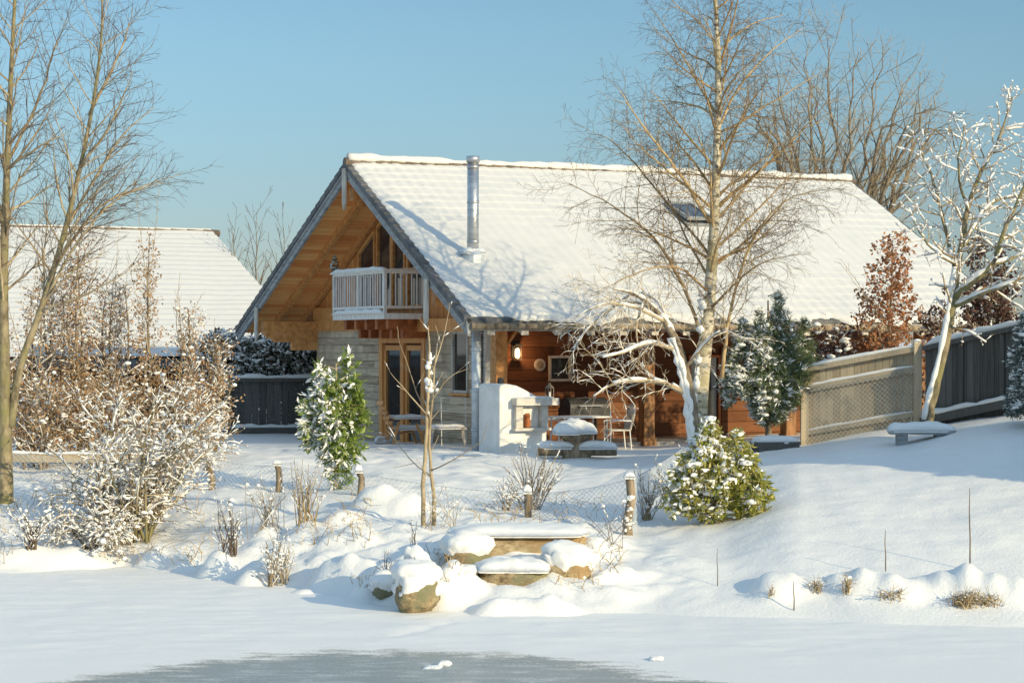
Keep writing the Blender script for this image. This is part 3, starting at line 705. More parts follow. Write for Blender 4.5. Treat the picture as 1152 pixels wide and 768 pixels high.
# eave: gutter, rafter tails, fascia
m = MB(F); m.tube([(.05,-.10,ZE-.17),(LEN-.05,-.10,ZE-.19)], .075, 10); m.build('gutter', M['post_wood'], ch, True)
m = MB(F); m.box(.06, LEN-.06, -.02, .02, ZE-.27, ZE-.1); m.build('fascia', M['wood_pale'], ch)
for k in range(18):
    a = .55+.82*k; m = MB(F)
    if a < LEN-.2:
        m.hexa([(a-.09,-.04,ZE-.36),(a+.09,-.04,ZE-.36),(a+.09,1.0,zr(1.0)-.345),(a-.09,1.0,zr(1.0)-.345),(a-.09,-.04,ZE-.20),(a+.09,-.04,ZE-.20),(a+.09,1.0,zr(1.0)-.14),(a-.09,1.0,zr(1.0)-.14)])
        m.build('rafter_tail', M['wood_pale'], ch)
dp = MB(F); dp.tube([(.42,.45,1.0),(.42,.45,4.05)], .10, 14)
for z in (1.75,2.6,3.5): dp.tube([(.42,.45,z),(.42,.45,z+.05)], .115, 14)
dp.build('downpipe', M['zinc'], ch, True)
m = MB(F)
for k in range(42): m.tube([(.62,.55,1.25+k*.066),(.62,.55,1.25+k*.066+.05)], .022 if k % 2 else .03, 6)
m.build('rain_chain', M['iron'], ch)
for a in (AW+.05, 5.62, 9.6, 13.6):                        # posts carrying the eave purlin
    m = MB(F); m.box(a-.14, a+.14, 1.9, 2.18, 1.0, 4.52); m.box(a-.17, a+.17, 1.87, 2.21, 1.0, 1.45); m.build('post', M['wood_beam' if a < 3 else 'post_brown'], ch)
    m = MB(F); m.hexa([(a+.1,1.98,3.55),(a+.16,1.98,3.55),(a+.16,2.1,3.55),(a+.1,2.1,3.55),(a+.78,1.98,4.5),(a+.92,1.98,4.5),(a+.92,2.1,4.5),(a+.78,2.1,4.5)]); m.build('brace', M['wood_beam'], ch)
m = MB(F); m.box(1.28, 1.40, 1.78, 1.9, 1.0, 4.6); m.build('corner_post', M['wood_pale'], ch)
# door and windows
def leaf(b0, b1, z0, z1):
    m = MB(F)
    for p, q in (((b0+.06,z0),(b0+.06,z1)),((b1-.06,z0),(b1-.06,z1)),((b0,z0+.1),(b1,z0+.1)),((b0,z1-.06),(b1,z1-.06))):
        m.beam((AW+.045,p[0],p[1]), (AW+.045,q[0],q[1]), .13, .09, (1,0,0))
    d = m.build('door', M['wood_orange'], ch)
    m = MB(F); m.box(AW+.05, AW+.058, b0+.05, b1-.05, z0+.05, z1-.05); m.build('pane', M['glass'], d)
    m = MB(F); m.tube([(AW-.03,b0+.07,2.1),(AW-.06,b0+.07,2.1),(AW-.06,b0+.2,2.1)], .014, 6); m.build('handle', M['iron'], d)
leaf(6.22,7.3,1.05,3.6); leaf(7.5,8.66,1.05,3.6)
m = MB(F)
for (a, b, c, d) in ((6.02,6.2,.6,3.82),(7.32,7.48,.6,3.66),(8.68,8.88,.6,3.82)): m.box(AW-.05, AW+.11, a, b, c, d)
m.box(AW-.055, AW+.105, 6.0, 8.9, 3.66, 3.84); m.build('door_frame', M['wood_orange'], ch)
def wall_window(b0, b1, z0, z1, mt='wood_pale'):
    m = MB(F)
    for (a,b,c,d) in ((b0-.07,b0,z0-.07,z1+.07),(b1,b1+.07,z0-.07,z1+.07),(b0,b1,z0-.07,z0),(b0,b1,z1,z1+.07)): m.box(AW-.04, AW+.06, a, b, c, d)
    f = m.build('window', M[mt], ch); m = MB(F); m.box(AW+.02, AW+.03, b0, b1, z0, z1); m.build('pane', M['glass'], f)
    m = MB(F); m.box(AW-.09, AW-.005, b0-.12, b1+.12, z0-.13, z0-.073); m.build('sill', M['wood_orange'], f)
wall_window(3.62,4.38,2.55,3.88); wall_window(2.5,2.9,2.4,3.88)
def back_window(a0, a1, z0, z1, nm='window', mt='wood_pale'):
    m = MB(F)
    for (a,b,c,d) in ((a0-.06,a0,z0-.06,z1+.06),(a1,a1+.06,z0-.06,z1+.06),(a0,a1,z0-.06,z0),(a0,a1,z1,z1+.06)): m.box(a, b, BW-.05, BW+.06, c, d)
    f = m.build(nm, M[mt], ch); m = MB(F); m.box(a0, a1, BW+.01, BW+.02, z0, z1); m.build('pane', M['glass'], f)
back_window(4.08,4.57,2.8,3.3); back_window(8.0,8.8,1.4,3.3,'terrace_door','wood_red'); back_window(10.7,11.7,2.3,3.4,'window','wood_red')
# balcony
BA, B0, B1, ZF = .5, 5.75, 9.06, 4.3
m = MB(F); m.box(BA, AW-.05, B0, B1, ZF, ZF+.07); m.box(BA-.03, BA-.002, B0-.03, B1+.03, ZF-.06, ZF+.08); m.box(BA-.001, AW-.05, B0-.03, B0-.002, ZF-.06, ZF+.08)
bal = m.build('balcony', M['white_paint'], ch)
m = MB(F)
for b in np.arange(B0+.25, B1, .68): m.box(BA+.16, AW-.04, b-.08, b+.08, ZF-.3, ZF-.004); m.box(BA+.55, AW-.04, b-.079, b+.079, ZF-.52, ZF-.303)
m.box(BA+.62, BA+.74, B0, B1+.02, ZF-.24, ZF-.006)
m.build('joists', M['wood_red'], bal)
m = MB(F); m.box(AW-.28, AW-.05, 2.3, 9.0, ZF-.36, ZF-.05); m.build('sill_beam', M['wood_orange'], ch)
ra = MB(F); t = .045; zt = ZF+1.03
def rail(p, q):
    p, q = Vector(p), Vector(q); n = max(2, int((q-p).length/.14))
    ra.beam(p+Vector((0,0,.16)), q+Vector((0,0,.16)), .05, .06); ra.beam(p+Vector((0,0,1.0)), q+Vector((0,0,1.0)), .06, .06)
    for i in range(1, n): s = p.lerp(q, i/n); ra.beam(s+Vector((0,0,.19)), s+Vector((0,0,.97)), .035, .02, (1,0,0))
c0, c1, c2, c3 = (BA,B1,ZF+.07), (BA,B0,ZF+.07), (AW-.08,B0,ZF+.07), (AW-.08,B1,ZF+.07)
mid = (BA,(B0+B1)/2,ZF+.07)
rail(c0, mid); rail(mid, c1); rail(c1, c2); rail(c0, c3)
for c in (c0, c1, mid, c2, c3): ra.beam(Vector(c)-Vector((0,0,.05)), Vector(c)+Vector((0,0,1.06)), .07, .07, (1,0,0))
ra.build('railing', M['white_paint'], bal)
m = MB(F); m.box(BA-.09, BA+.09, B0-.09, B1+.09, zt+.07, zt+.10); m.box(BA+.092, AW-.08, B0-.09, B0+.09, zt+.07, zt+.10); m.build('handrail', M['white_paint'], bal)
m = MB(F)
def snowbar(p, q, w, h, seed):
    n = 26; vs = []; p, q = Vector(p), Vector(q); d = (q-p).normalized(); u = Vector((d.y,-d.x,0))
    for i in range(n):
        f = i/(n-1); e = min(1, 9*f+.2, 9*(1-f)+.2); c = p.lerp(q, f); hh = h*e*(1+.7*float(fbm(f*9+seed, seed*1.7, 3, 8))); ww = w*(.9+.3*float(fbm(f*7, seed, 2, 9)))
        for (x, z) in ((-1,0),(-.95,.55),(-.5,.95),(.5,.95),(.95,.55),(1,0)): vs.append(tuple(c+u*ww*x*.5+Vector((0,0,hh*z))))
    m_ = [(i*6+j, i*6+j+1, (i+1)*6+j+1, (i+1)*6+j) for i in range(n-1) for j in range(5)]+[(i*6+5, i*6, (i+1)*6, (i+1)*6+5) for i in range(n-1)]
    return vs, m_+[(5,4,3,2,1,0), tuple((n-1)*6+j for j in range(6))]
for p, q, w_, h_, sd in (((BA,B0-.08,zt+.1),(BA,B1+.08,zt+.1),.19,.085,1),((BA+.1,B0,zt+.1),(AW-.1,B0,zt+.1),.16,.04,2),((BA-.02,B0,ZF+.075),(BA-.02,B1,ZF+.075),.14,.12,3)):
    m.add(*snowbar(p, q, w_, h_, sd))
m.build('snow', M['snow'], bal, True)
# wall lamp with its lit bulb
p = Fp(3.13, BW-.12, 3.42)
m = MB(F); m.box(3.03,3.23,BW-.03,BW-.016,3.32,3.72); m.box(3.03,3.23,BW-.22,BW-.03,3.60,3.64)
for da, db in ((.04,-.06),(.16,-.06),(.04,-.2),(.16,-.2)): m.box(3.03+da-.008,3.03+da+.008,BW+db-.008,BW+db+.008,3.28,3.60)
m.box(3.04,3.22,BW-.215,BW-.035,3.26,3.285); lamp = m.build('wall_lamp', M['iron'], ch)
m = MB(F); m.lathe((3.13,BW-.125,3.30), [(.03,0),(.055,.05),(.055,.17),(.03,.24)], 10); m.build('bulb', M['bulb'], lamp, True)
pl = bpy.data.lights.new('wall_lamp_glow', 'POINT'); po = bpy.data.objects.new('wall_lamp_glow', pl); COL.objects.link(po)
po.location = Fp(3.13, BW-.30, 3.40); pl.energy = 9; pl.color = (1,.58,.25); pl.shadow_soft_size = .06
m = MB(F)                                                  # round thermometer
for r, d in ((.15,.02),(.12,.03)): m.tube([(3.78,BW-.016,3.14),(3.78,BW-.016-d,3.14)], r, 18)
wt = m.build('wall_clock', M['wood_pale'], ch); m = MB(F); m.tube([(3.78,BW-.045,3.14),(3.78,BW-.055,3.14)], .085, 16); m.build('dial', M['post_wood'], wt)
m = MB(F); m.box(4.45, 4.72, BW-.12, BW-.02, 1.9, 2.35); m.build('wall_cabinet', M['iron'], ch)
m = MB(F); m.box(2.6, 5.0, BW-.62, BW-.03, 1.3, 2.05); m.box(2.55, 5.05, BW-.68, BW-.02, 2.053, 2.10); m.build('counter', M['wood_wall'], ch)

# ------------------------------------------------------------------ the neighbours' house on the left
NZ = 7.45; NP = np.array([-10.5, 75.0]); NW, NPITCH = 10.6, .404
def FN(v):
    o = np.empty_like(v); o[:,0] = NP[0]+LX[0]*v[:,0]+GXN[0]*v[:,1]; o[:,1] = NP[1]+LX[1]*v[:,0]+GXN[1]*v[:,1]; o[:,2] = v[:,2]; return o
nh = thing('neighbour_house', 'snow roofed house further back behind the brown hedge on the left', 'house', tuple(FN(np.array([[-8.,0,1.2]]))[0]))
def nz_(b): return NZ-abs(b)*NPITCH
m = MB(FN); m.box(-16.2,-1.2,-7,7,.5,nz_(7)-.35); m.hexa([(-16.2,-7,nz_(7)-.35),(-1.2,-7,nz_(7)-.35),(-1.2,7,nz_(7)-.35),(-16.2,7,nz_(7)-.35),(-16.2,-.1,NZ-.4),(-1.2,-.1,NZ-.4),(-1.2,.1,NZ-.4),(-16.2,.1,NZ-.4)]); m.build('wall', M['wood_wall'], nh)
m = MB(FN)
for s in (-1,1):
    m.hexa([(-17.5,0,NZ-.25),(0,0,NZ-.25),(0,s*NW,nz_(NW)-.25),(-17.5,s*NW,nz_(NW)-.25),(-17.5,0,NZ),(0,0,NZ),(0,s*NW,nz_(NW)),(-17.5,s*NW,nz_(NW))])
nr_ = m.build('roof', M['tile'], nh)
m = MB(FN); A, Bv = np.linspace(-17.5,-.05,90), np.linspace(-NW-.1,-.12,150)
AA, BB = np.meshgrid(A, Bv, indexing='ij'); ph = BB/.42; Z = NZ+BB*NPITCH+.12+.05*(ph-np.floor(ph))+.03*fbm(AA*.7, BB*.7, 3, 81)
m.addnp(np.stack([AA.ravel(),BB.ravel(),Z.ravel()],1), q=grid_faces(90,150))
E0 = np.stack([AA[-1],BB[-1],Z[-1]],1); E1 = E0-np.array([0,0,.2]); i = np.arange(149); m.addnp(np.concatenate([E0,E1]), q=np.stack([i,i+1,i+151,i+150],1))
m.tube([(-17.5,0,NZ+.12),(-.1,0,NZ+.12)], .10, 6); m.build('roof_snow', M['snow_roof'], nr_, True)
m = MB(FN)
for i in range(30): m.tube([(-17.5+i*.59,-.03,NZ+.06),(-16.9+i*.59,-.03,NZ+.05)], [.13,.115], 8)
m.build('ridge_tiles', M['ridge_tile'], nr_)
m = MB(FN); m.hexa([(-.02,-NW,nz_(NW)-.4),(.06,-NW,nz_(NW)-.4),(.06,0,NZ-.4),(-.02,0,NZ-.4),(-.02,-NW,nz_(NW)+.02),(.06,-NW,nz_(NW)+.02),(.06,0,NZ+.02),(-.02,0,NZ+.02)]); m.build('barge_board', M['barge'], nh)
upn = (gv+Vector((0,0,NPITCH))).normalized()
skylight(nh, Vector(FN(np.array([[-9.6,-3.6,nz_(3.6)+.08]]))[0]), lv, None, upn, lv.cross(upn))

# ------------------------------------------------------------------ terrace furniture
def TL(mb_F, root): return root
ov = thing('outdoor_oven', 'white plastered garden oven with a stone shelf at the terrace corner', 'oven', tuple(Fp(.9,-.4,1.25)))
m = MB(F); pr = [(.31,1.0),(1.45,1.0),(1.45,2.36),(1.38,2.45),(1.2,2.53),(.95,2.66),(.72,2.76),(.5,2.80),(.36,2.79),(.31,2.74)]
n = len(pr); vs = [(a,-.935,z) for a,z in pr]+[(a,.10,z) for a,z in pr]
m.add(vs, [tuple(range(n)), tuple(range(2*n-1,n-1,-1))]+[(i,i+n,(i+1)%n+n,(i+1)%n) for i in range(n)])
ob = m.build('body', M['plaster'], ov)
bm = bmesh.new(); bm.from_mesh(ob.data); bmesh.ops.dissolve_limit(bm, angle_limit=.02, verts=bm.verts, edges=bm.edges)
bmesh.ops.bevel(bm, geom=[e for e in bm.edges if len(e.link_faces) == 2 and e.calc_face_angle(0) > .5], offset=.035, segments=3, profile=.5, affect='EDGES')
for f in bm.faces: f.smooth = False
bm.to_mesh(ob.data); bm.free()
m = MB(F); m.box(.60,1.62,-1.17,-.90,2.34,2.49); m.build('shelf', M['stone_pale'], ov)
for a in (.64,1.24):
    m = MB(F); m.box(a,a+.16,-1.08,-.93,1.86,2.337); m.build('column', M['stone_pale'], ov)
m = MB(F); m.box(.60,1.46,-1.12,-.93,1.80,1.857); m.build('ledge', M['stone_pale'], ov)
m = MB(F); m.box(.81,1.23,-.95,-.937,1.87,2.32); m.build('niche', M['white_paint'], ov)
m = MB(F); m.tube([(.55,-.5,2.7),(.55,-.5,2.92)], .07, 10); m.build('flue', M['iron'], ov, True)
m = MB(); pillow(m, Fp(1.1,-1.03,2.492), .5, .12, .04, TH, seed=3, rag=.15); m.build('snow', M['snow'], ov, True)
fg = thing('figurine', 'small brown owl shaped figure standing in the oven niche', 'figurine', tuple(Fp(.92,-1.03,1.86)))
m = MB(F); m.lathe((.92,-1.03,1.862), [(.05,0),(.075,.05),(.08,.13),(.06,.19),(.07,.235),(.055,.29),(.015,.31)], 12); m.build('body', M['wood_red'], fg, True)
m = MB(F)
for s in (-1,1): m.lathe((.92+s*.035,-1.045,2.135), [(.018,0),(.012,.03),(.002,.05)], 6)
m.build('ears', M['wood_red'], fg)
ln = thing('lantern', 'rusty metal lantern on the right end of the oven shelf', 'lantern', tuple(Fp(1.46,-1.03,2.5)))
m = MB(F); m.box(1.39,1.53,-1.10,-.96,2.493,2.515); m.box(1.39,1.53,-1.10,-.96,2.70,2.72)
for da in (0,.125):
    for db in (0,.125): m.box(1.39+da,1.405+da,-1.10+db,-1.085+db,2.515,2.70)
m.build('frame', M['post_wood'], ln)
m = MB(F); m.lathe((1.46,-1.03,2.721), [(.09,0),(.05,.05),(.03,.06),(.03,.09)], 8); m.build('roof', M['post_wood'], ln)
m = MB(F); m.lathe((1.46,-1.03,2.516), [(.03,0),(.03,.11)], 8); m.build('candle', M['white_paint'], ln)
def frame_at(x, y, z, rz):
    c, s = math.cos(rz), math.sin(rz)
    def f(v):
        o = np.empty_like(v); o[:,0] = x+v[:,0]*c-v[:,1]*s; o[:,1] = y+v[:,0]*s+v[:,1]*c; o[:,2] = z+v[:,2]; return o
    return f
def chair(label, x, y, rz, z):
    t = thing('garden_chair', label, 'chair', (x,y,z), 'garden chairs on the terrace'); f = frame_at(x,y,z,rz)
    for sx in (-.22,.22):
        m = MB(f); m.tube([(sx,-.24,0),(sx,-.22,.42)], .016, 6); m.build('leg', M['white_paint'], t)
        m = MB(f); m.tube([(sx,.26,0),(sx,.22,.42)], .016, 6); m.build('leg', M['white_paint'], t)
        m = MB(f); m.tube([(sx*1.12,-.22,.42),(sx*1.15,-.23,.63),(sx*1.15,-.05,.66),(sx*1.1,.25,.64)], .016, 6); m.build('armrest', M['white_paint'], t)
    m = MB(f); m.box(-.24,.24,-.25,.24,.42,.455); m.build('seat', M['wood_pale'], t)
    m = MB(f); n = 9
    for i in range(n):
        u = i/(n-1); y0 = .23+.10*u; h0 = .46+.47*u
        hw = .235-.03*max(0,u-.7)/.3
        m.box(-hw,hw,y0+.02*math.sin(u*3),y0+.03+.02*math.sin(u*3),h0,h0+.05)
    m.tube([(-.235,.23,.43),(-.235,.27,.7),(-.2,.34,.985),(.2,.34,.985),(.235,.27,.7),(.235,.23,.43)], .016, 6)
    m.build('backrest', M['wood_pale'], t)
zt_ = 1.30
chair('pale wicker chair right of the terrace table with its back to the wide post', 2.34, 47.4, R(-75), zt_)
chair('pale wicker chair between the oven and the terrace table', .86, 47.9, R(80), zt_)
gt = thing('garden_table', 'light topped garden table between the wicker chairs on the terrace', 'table', (1.5,47.7,zt_)); f = frame_at(1.5,47.7,zt_,TH)
m = MB(f); m.box(-.62,.62,-.4,.4,.70,.735); m.build('table_top', M['white_paint'], gt)
for sx in (-.55,.55):
    for sy in (-.34,.34): m = MB(f); m.tube([(sx,sy,0),(sx*.95,sy*.95,.7)], .02, 6); m.build('leg', M['steel'], gt)
gr = thing('grill', 'black barbecue grill standing behind the terrace table', 'grill', (1.66,49.0,zt_)); f = frame_at(1.66,49.0,zt_,TH)
m = MB(f); pr = [(.35*math.cos(a), .26*math.sin(a)) for a in np.linspace(0, math.pi, 9)]
vs = [(-.5,x*.8,.88+z*.9) for x,z in pr]+[(.5,x*.8,.88+z*.9) for x,z in pr]; n = 9
m.add(vs, [tuple(range(n-1,-1,-1)), tuple(range(n,2*n))]+[(i,i+1,i+1+n,i+n) for i in range(n-1)]+[(0,n,2*n-1,n-1)]); m.build('lid', M['iron'], gr)
m = MB(f); m.box(-.52,.52,-.3,.3,.68,.875); m.build('body', M['iron'], gr)
for sx in (-.45,.45):
    for sy in (-.24,.24): m = MB(f); m.tube([(sx,sy,0),(sx,sy,.68)], .02, 6); m.build('leg', M['iron'], gr)
m = MB(f); m.tube([(-.3,-.33,.93),(.3,-.33,.93)], .015, 6); m.build('handle', M['steel'], gr)
# log table with round bench, deep in snow
pt = thing('log_table', 'rustic log table and two log benches buried under domes of snow', 'table', (1.33,44.2,hz(1.33,44.2))); zb = hz(1.33,44.2); f = frame_at(1.33,44.2,zb,R(8))
v, q = rock((1.33,44.2,zb+.10), (.30,.28,.26), 2, 0, .3, .2, ICO3); m = MB(); m.addnp(v, t=q); m.build('stump', M['post_wood'], pt, True)
m = MB(f); m.add(*[[( .40*math.cos(a)*k,.34*math.sin(a)*k,z) for k,z in ((.55,.30),(1,.47),(1,.53),(.9,.53)) for a in np.linspace(0,2*math.pi,14,endpoint=False)],
    [(i*14+j,i*14+(j+1)%14,(i+1)*14+(j+1)%14,(i+1)*14+j) for i in range(3) for j in range(14)]+[tuple(42+j for j in range(14))]]); m.build('table_top', M['post_wood'], pt)
m = MB(); pillow(m, (1.30,44.2,zb+.52), .46, .40, .27, .1, 30, 24, .05, 7, p=2.1); pillow(m, (1.12,44.05,zb+.50), .26, .3, .13, .1, 20, 16, .08, 8, p=2.3); m.build('snow', M['snow'], pt, True)
for sx, yy, sd in ((-.45,-.1,1),(.45,-.15,2)):
    c = (1.33+sx*.93, 44.2+yy, zb)
    b = MB(f); b.tube([(sx-.36,yy,.13),(sx+.36,yy-.05,.13)], .10, 10); bo = b.build('bench', M['post_wood'], pt, True)
    m = MB(); pillow(m, (c[0],c[1],zb+.20), .42, .2, .15, .02, 26, 14, .06, sd+20, p=2.6); m.build('snow', M['snow'], bo, True)
# lounge chair, side table and drying rack by the gable wall
x, y = -2.55, 51.6; z = hz(x,y); f = frame_at(x,y,z,R(200))
lc = thing('lounge_chair', 'wooden reclining chair with snow on its seat in front of the glazed door', 'chair', (x,y,z))
for s in (-.28,.28):
    for q0, q1 in (((-.34,0),(-.16,.5)), ((.42,0),(.28,.55))):
        m = MB(f); m.beam((q0[0],s,q0[1]),(q1[0],s,q1[1]),.05,.05,(0,1,0)); m.build('leg', M['wood_beam'], lc)
    m = MB(f); m.box(-.45,.42,s-.035,s+.035,.60,.64); m.build('armrest', M['wood_beam'], lc)
m = MB(f)
for k in range(8): m.beam((-.55+.11*k,-.25,.40-.022*k),(-.55+.11*k,.25,.40-.022*k),.02,.08,(1,0,0))
m.build('seat', M['wood_beam'], lc)
m = MB(f)
for k in range(7): m.beam((.34+.055*k,-.25,.28+.12*k),(.34+.055*k,.25,.28+.12*k),.02,.09,(-.4,0,1))
m.build('backrest', M['wood_beam'], lc)
m = MB(); c, s_ = math.cos(R(200)), math.sin(R(200))
pillow(m, (x-.12*c,y-.12*s_,z+.37), .44, .27, .09, R(200), seed=31, tilt=(.2*c*0,0)); 
for s in (-.28,.28): pillow(m, (x-s*s_,y+s*c,z+.645), .43, .05, .06, R(200), seed=33)
m.build('snow', M['snow'], lc, True)
x, y = -1.47, 48.7; z = hz(x,y); f = frame_at(x,y,z,R(5))
stb = thing('side_table', 'low wooden table with a white lid of snow beside the lounge chair', 'table', (x,y,z))
m = MB(f); m.box(-.42,.42,-.25,.25,.39,.43); m.build('table_top', M['wood_pale'], stb)
for sx in (-.34,.34):
    for sy in (-.2,.2): m = MB(f); m.beam((sx*1.15,sy,0),(sx,sy,.39),.045,.045,(0,1,0)); m.build('leg', M['wood_pale'], stb)
m = MB(); pillow(m, (x,y,z+.43), .43, .26, .075, R(5), seed=35); m.build('snow', M['snow'], stb, True)
x, y = -1.35, 49.6; z = hz(x,y); f = frame_at(x,y,z,R(20))
dr = thing('drying_rack', 'thin white metal rack standing against the grey plank wall', 'rack', (x,y,z))
m = MB(f)
for s in (-.3,.3): m.tube([(s,0,0),(s,.05,1.1)], .012, 5)
m.build('frame', M['white_paint'], dr)
m = MB(f)
for zz in (.55,.8,1.1): m.tube([(-.3,.03,zz),(.3,.03,zz)], .01, 5)
m.build('rungs', M['white_paint'], dr)
sh = thing('snow_shovel', 'shovel blade lying under snow at the foot of the door', 'shovel', (-3.2,52.3,hz(-3.2,52.3))); x, y = -3.1, 51.9; z = hz(x,y); f = frame_at(x,y,z,R(190))
m = MB(f); m.hexa([(-.22,-.2,0),(.22,-.2,0),(.22,.2,.05),(-.22,.2,.05),(-.22,-.2,.02),(.22,-.2,.02),(.2,.2,.16),(-.2,.2,.16)]); m.build('blade', M['wood_pale'], sh)
m = MB(f); m.tube([(0,.15,.10),(0,1.0,.75)], .016, 6); m.build('handle', M['wood_beam'], sh)
m = MB(); pillow(m, (x,y,z+.06), .25, .22, .12, 0, seed=37); m.build('snow', M['snow'], sh, True)
# snowy little conifer on the balcony rail
p = Fp(BA,B1-.02,zt+.12)
pf = thing('potted_conifer', 'tiny snow dusted conifer at the left corner of the balcony rail', 'plant', tuple(p))
m = MB(); m.lathe(p, [(.06,0),(.08,.10),(.075,.10)], 10); m.build('pot', M['tile'], pf)
P_ = []; 
for k in range(260):
    t = rnd.random(); r = .12*(1-t); a = rnd.uniform(0,6.28); P_.append((p.x+r*math.cos(a), p.y+r*math.sin(a), p.z+.1+.34*t))
m = MB(); scatter_leaves(m, P_, .04, .08, .3, .2); m.build('foliage', M['needle'], pf); m = MB(); scatter_blobs(m, P_[:60], .015, .03); m.build('snow', M['snow'], pf, True)

# ------------------------------------------------------------------ fences
def board_panel(root, P, Q, zb0, zb1, zt0, zt1, mat_, wdt=.14, nm='board_panel', thick=.025):
    m = MB(); P, Q = Vector((P[0],P[1],0)), Vector((Q[0],Q[1],0)); L = (Q-P).length; n = max(2,int(L/wdt)); d = (Q-P)/L; nn = Vector((-d.y,d.x,0))
    rn = random.Random(int(L*977))
    for i in range(n):
        a = P+d*(L*i/n+.005); b = P+d*(L*(i+1)/n-.005); t0, t1 = i/n, (i+1)/n; o = nn*rn.uniform(-.003,.003)
        j = rn.uniform(-.012,.012)
        z = [zb0+(zb1-zb0)*t0, zb0+(zb1-zb0)*t1, zt0+(zt1-zt0)*t0+j, zt0+(zt1-zt0)*t1+j]
        w = nn*thick
        m.hexa([tuple(q) for q in (Vector((a.x,a.y,z[0]))+o, Vector((b.x,b.y,z[1]))+o, Vector((b.x,b.y,z[1]))+o+w, Vector((a.x,a.y,z[0]))+o+w,
                Vector((a.x,a.y,z[2]))+o, Vector((b.x,b.y,z[3]))+o, Vector((b.x,b.y,z[3]))+o+w, Vector((a.x,a.y,z[2]))+o+w)])
    return m.build(nm, mat_, root)
def snow_rail(root, p, q, w, h, seed): m = MB(); m.add(*snowbar(p, q, w, h, seed)); return m.build('snow', M['snow'], root, True)
def netting(root, segs, step=.105, r=.0035, mat_='zinc', lean=None):
    """chain link between posts: segs = (p, q, zb0, zb1, zt0, zt1, ground-following)"""
    m = MB()
    for (p, q, zb0, zb1, zt0, zt1, fol) in segs:
        p, q = Vector((p[0],p[1],0)), Vector((q[0],q[1],0)); L = (q-p).length; hh = max(zt0-zb0, zt1-zb1)
        us = np.linspace(0,1,13); gz = [max(hz(*(p.lerp(q,u)).xy)-.05, -9) if fol else zb0+(zb1-zb0)*u for u in us]
        def W(u, w):
            u = min(max(u,0),1); zb_ = float(np.interp(u, us, gz)); zt__ = zt0+(zt1-zt0)*u-.05*math.sin(math.pi*u)
            c = p.lerp(q, u); return (c.x, c.y, zb_+(zt__-zb_)*w)
        k = -hh
        while k < L:
            for s in (1,-1):
                u0, u1 = k, k+hh; w0, w1 = 0., 1.
                if u0 < 0: w0 = -u0/hh; u0 = 0
                if u1 > L: w1 = (L-(k))/hh; u1 = L
                if w1-w0 > .03:
                    pts = []
                    for i in range(4):
                        t = i/3; u = (u0+(u1-u0)*t)/L; w = w0+(w1-w0)*t
                        pts.append(W(u, w if s > 0 else 1-w))
                    m.tube(pts, r, 3, False)
            k += step
        m.tube([W(i/8,1) for i in range(9)], r*1.4, 3, False)
    return m.build('netting', M[mat_], root)
# front chain-link fence
FP = [(-110,40.6,None),(10,40.2,None),(120,39.9,None),(237,39.2,510),(312,38.4,519),(404,37.0,527),(594,35.0,550),(709,33.55,533),(778,41.5,492)]
cf = thing('chain_link_fence', 'wire mesh fence on short snow capped wooden posts along the top of the bank', 'fence', tuple(gp(404,37.0)))
PP = []
for (xi, Y, yt) in FP:
    b = gp(xi, Y); zt0 = CAMZ-(yt-CY)*Y/FPX if yt else b.z+.62
    PP.append((b, zt0))
    m = MB(); r = .075 if xi == 709 else .06; wob = .05
    m.tube([(b.x,b.y,b.z-.3),(b.x+wob*rnd.uniform(-1,1),b.y,b.z+.2),(b.x+wob*rnd.uniform(-1,1),b.y,(b.z+zt0)/2+.1),(b.x-.01,b.y,zt0-.04)], [r*1.05,r,r*.95,r*.9], 9)
    po_ = m.build('post', M['post_wood'], cf, True)
    m = MB(); h = .13 if xi in (594,404) else rnd.uniform(.05,.1); pillow(m, (b.x-.01,b.y,zt0-.045), r*1.25, r*1.25, h, 0, 14, 14, .1, int(xi)%17, p=2.2); m.build('snow_cap', M['snow'], po_, True)
    if xi in (709,237):
        m = MB(); pts = [(b.x+rnd.gauss(-.02,.04),b.y-.055,b.z+rnd.uniform(.05,.6)) for _ in range(50 if xi == 709 else 12)]; scatter_blobs(m, pts, .01, .04, .9); m.build('snow', M['snow'], po_, True)
segs = [(PP[i][0],PP[i+1][0],PP[i][0].z-.05,PP[i+1][0].z-.05,PP[i][1]-.08,PP[i+1][1]-.08,True) for i in range(len(PP)-1)]
netting(cf, segs)
# lit board fence on the right
A, B = px(906,0,43.1), px(1033,0,42.1); za, zb = hz(A.x,A.y), hz(B.x,B.y)
zta, ztb = CAMZ-(416-CY)*43.1/FPX, CAMZ-(392-CY)*42.1/FPX
bf = thing('board_fence', 'sunlit weathered board fence with wire mesh and snow on its rails', 'fence', (A.x,A.y,za))
board_panel(bf, A, B, za-.3, zb-.3, zta, ztb, M['fence_wood'])
d = Vector((B.x-A.x,B.y-A.y,0)).normalized(); nn = Vector((d.y,-d.x,0))
for fz, w_, nm in ((.0,.10,'top_rail'),(-.40,.12,'rail'),(-1.28,.09,'rail')):
    m = MB(); p = Vector((A.x,A.y,zta+fz))+nn*.05; q = Vector((B.x,B.y,ztb+fz))+nn*.05; m.beam(p, q, .07 if fz else .16, w_); ro = m.build(nm, M['fence_wood'], bf)
    u = Vector((0,0,w_/2)); snow_rail(ro, p+u, q+u, .08 if fz else .17, .05 if fz else .06, 5+fz)
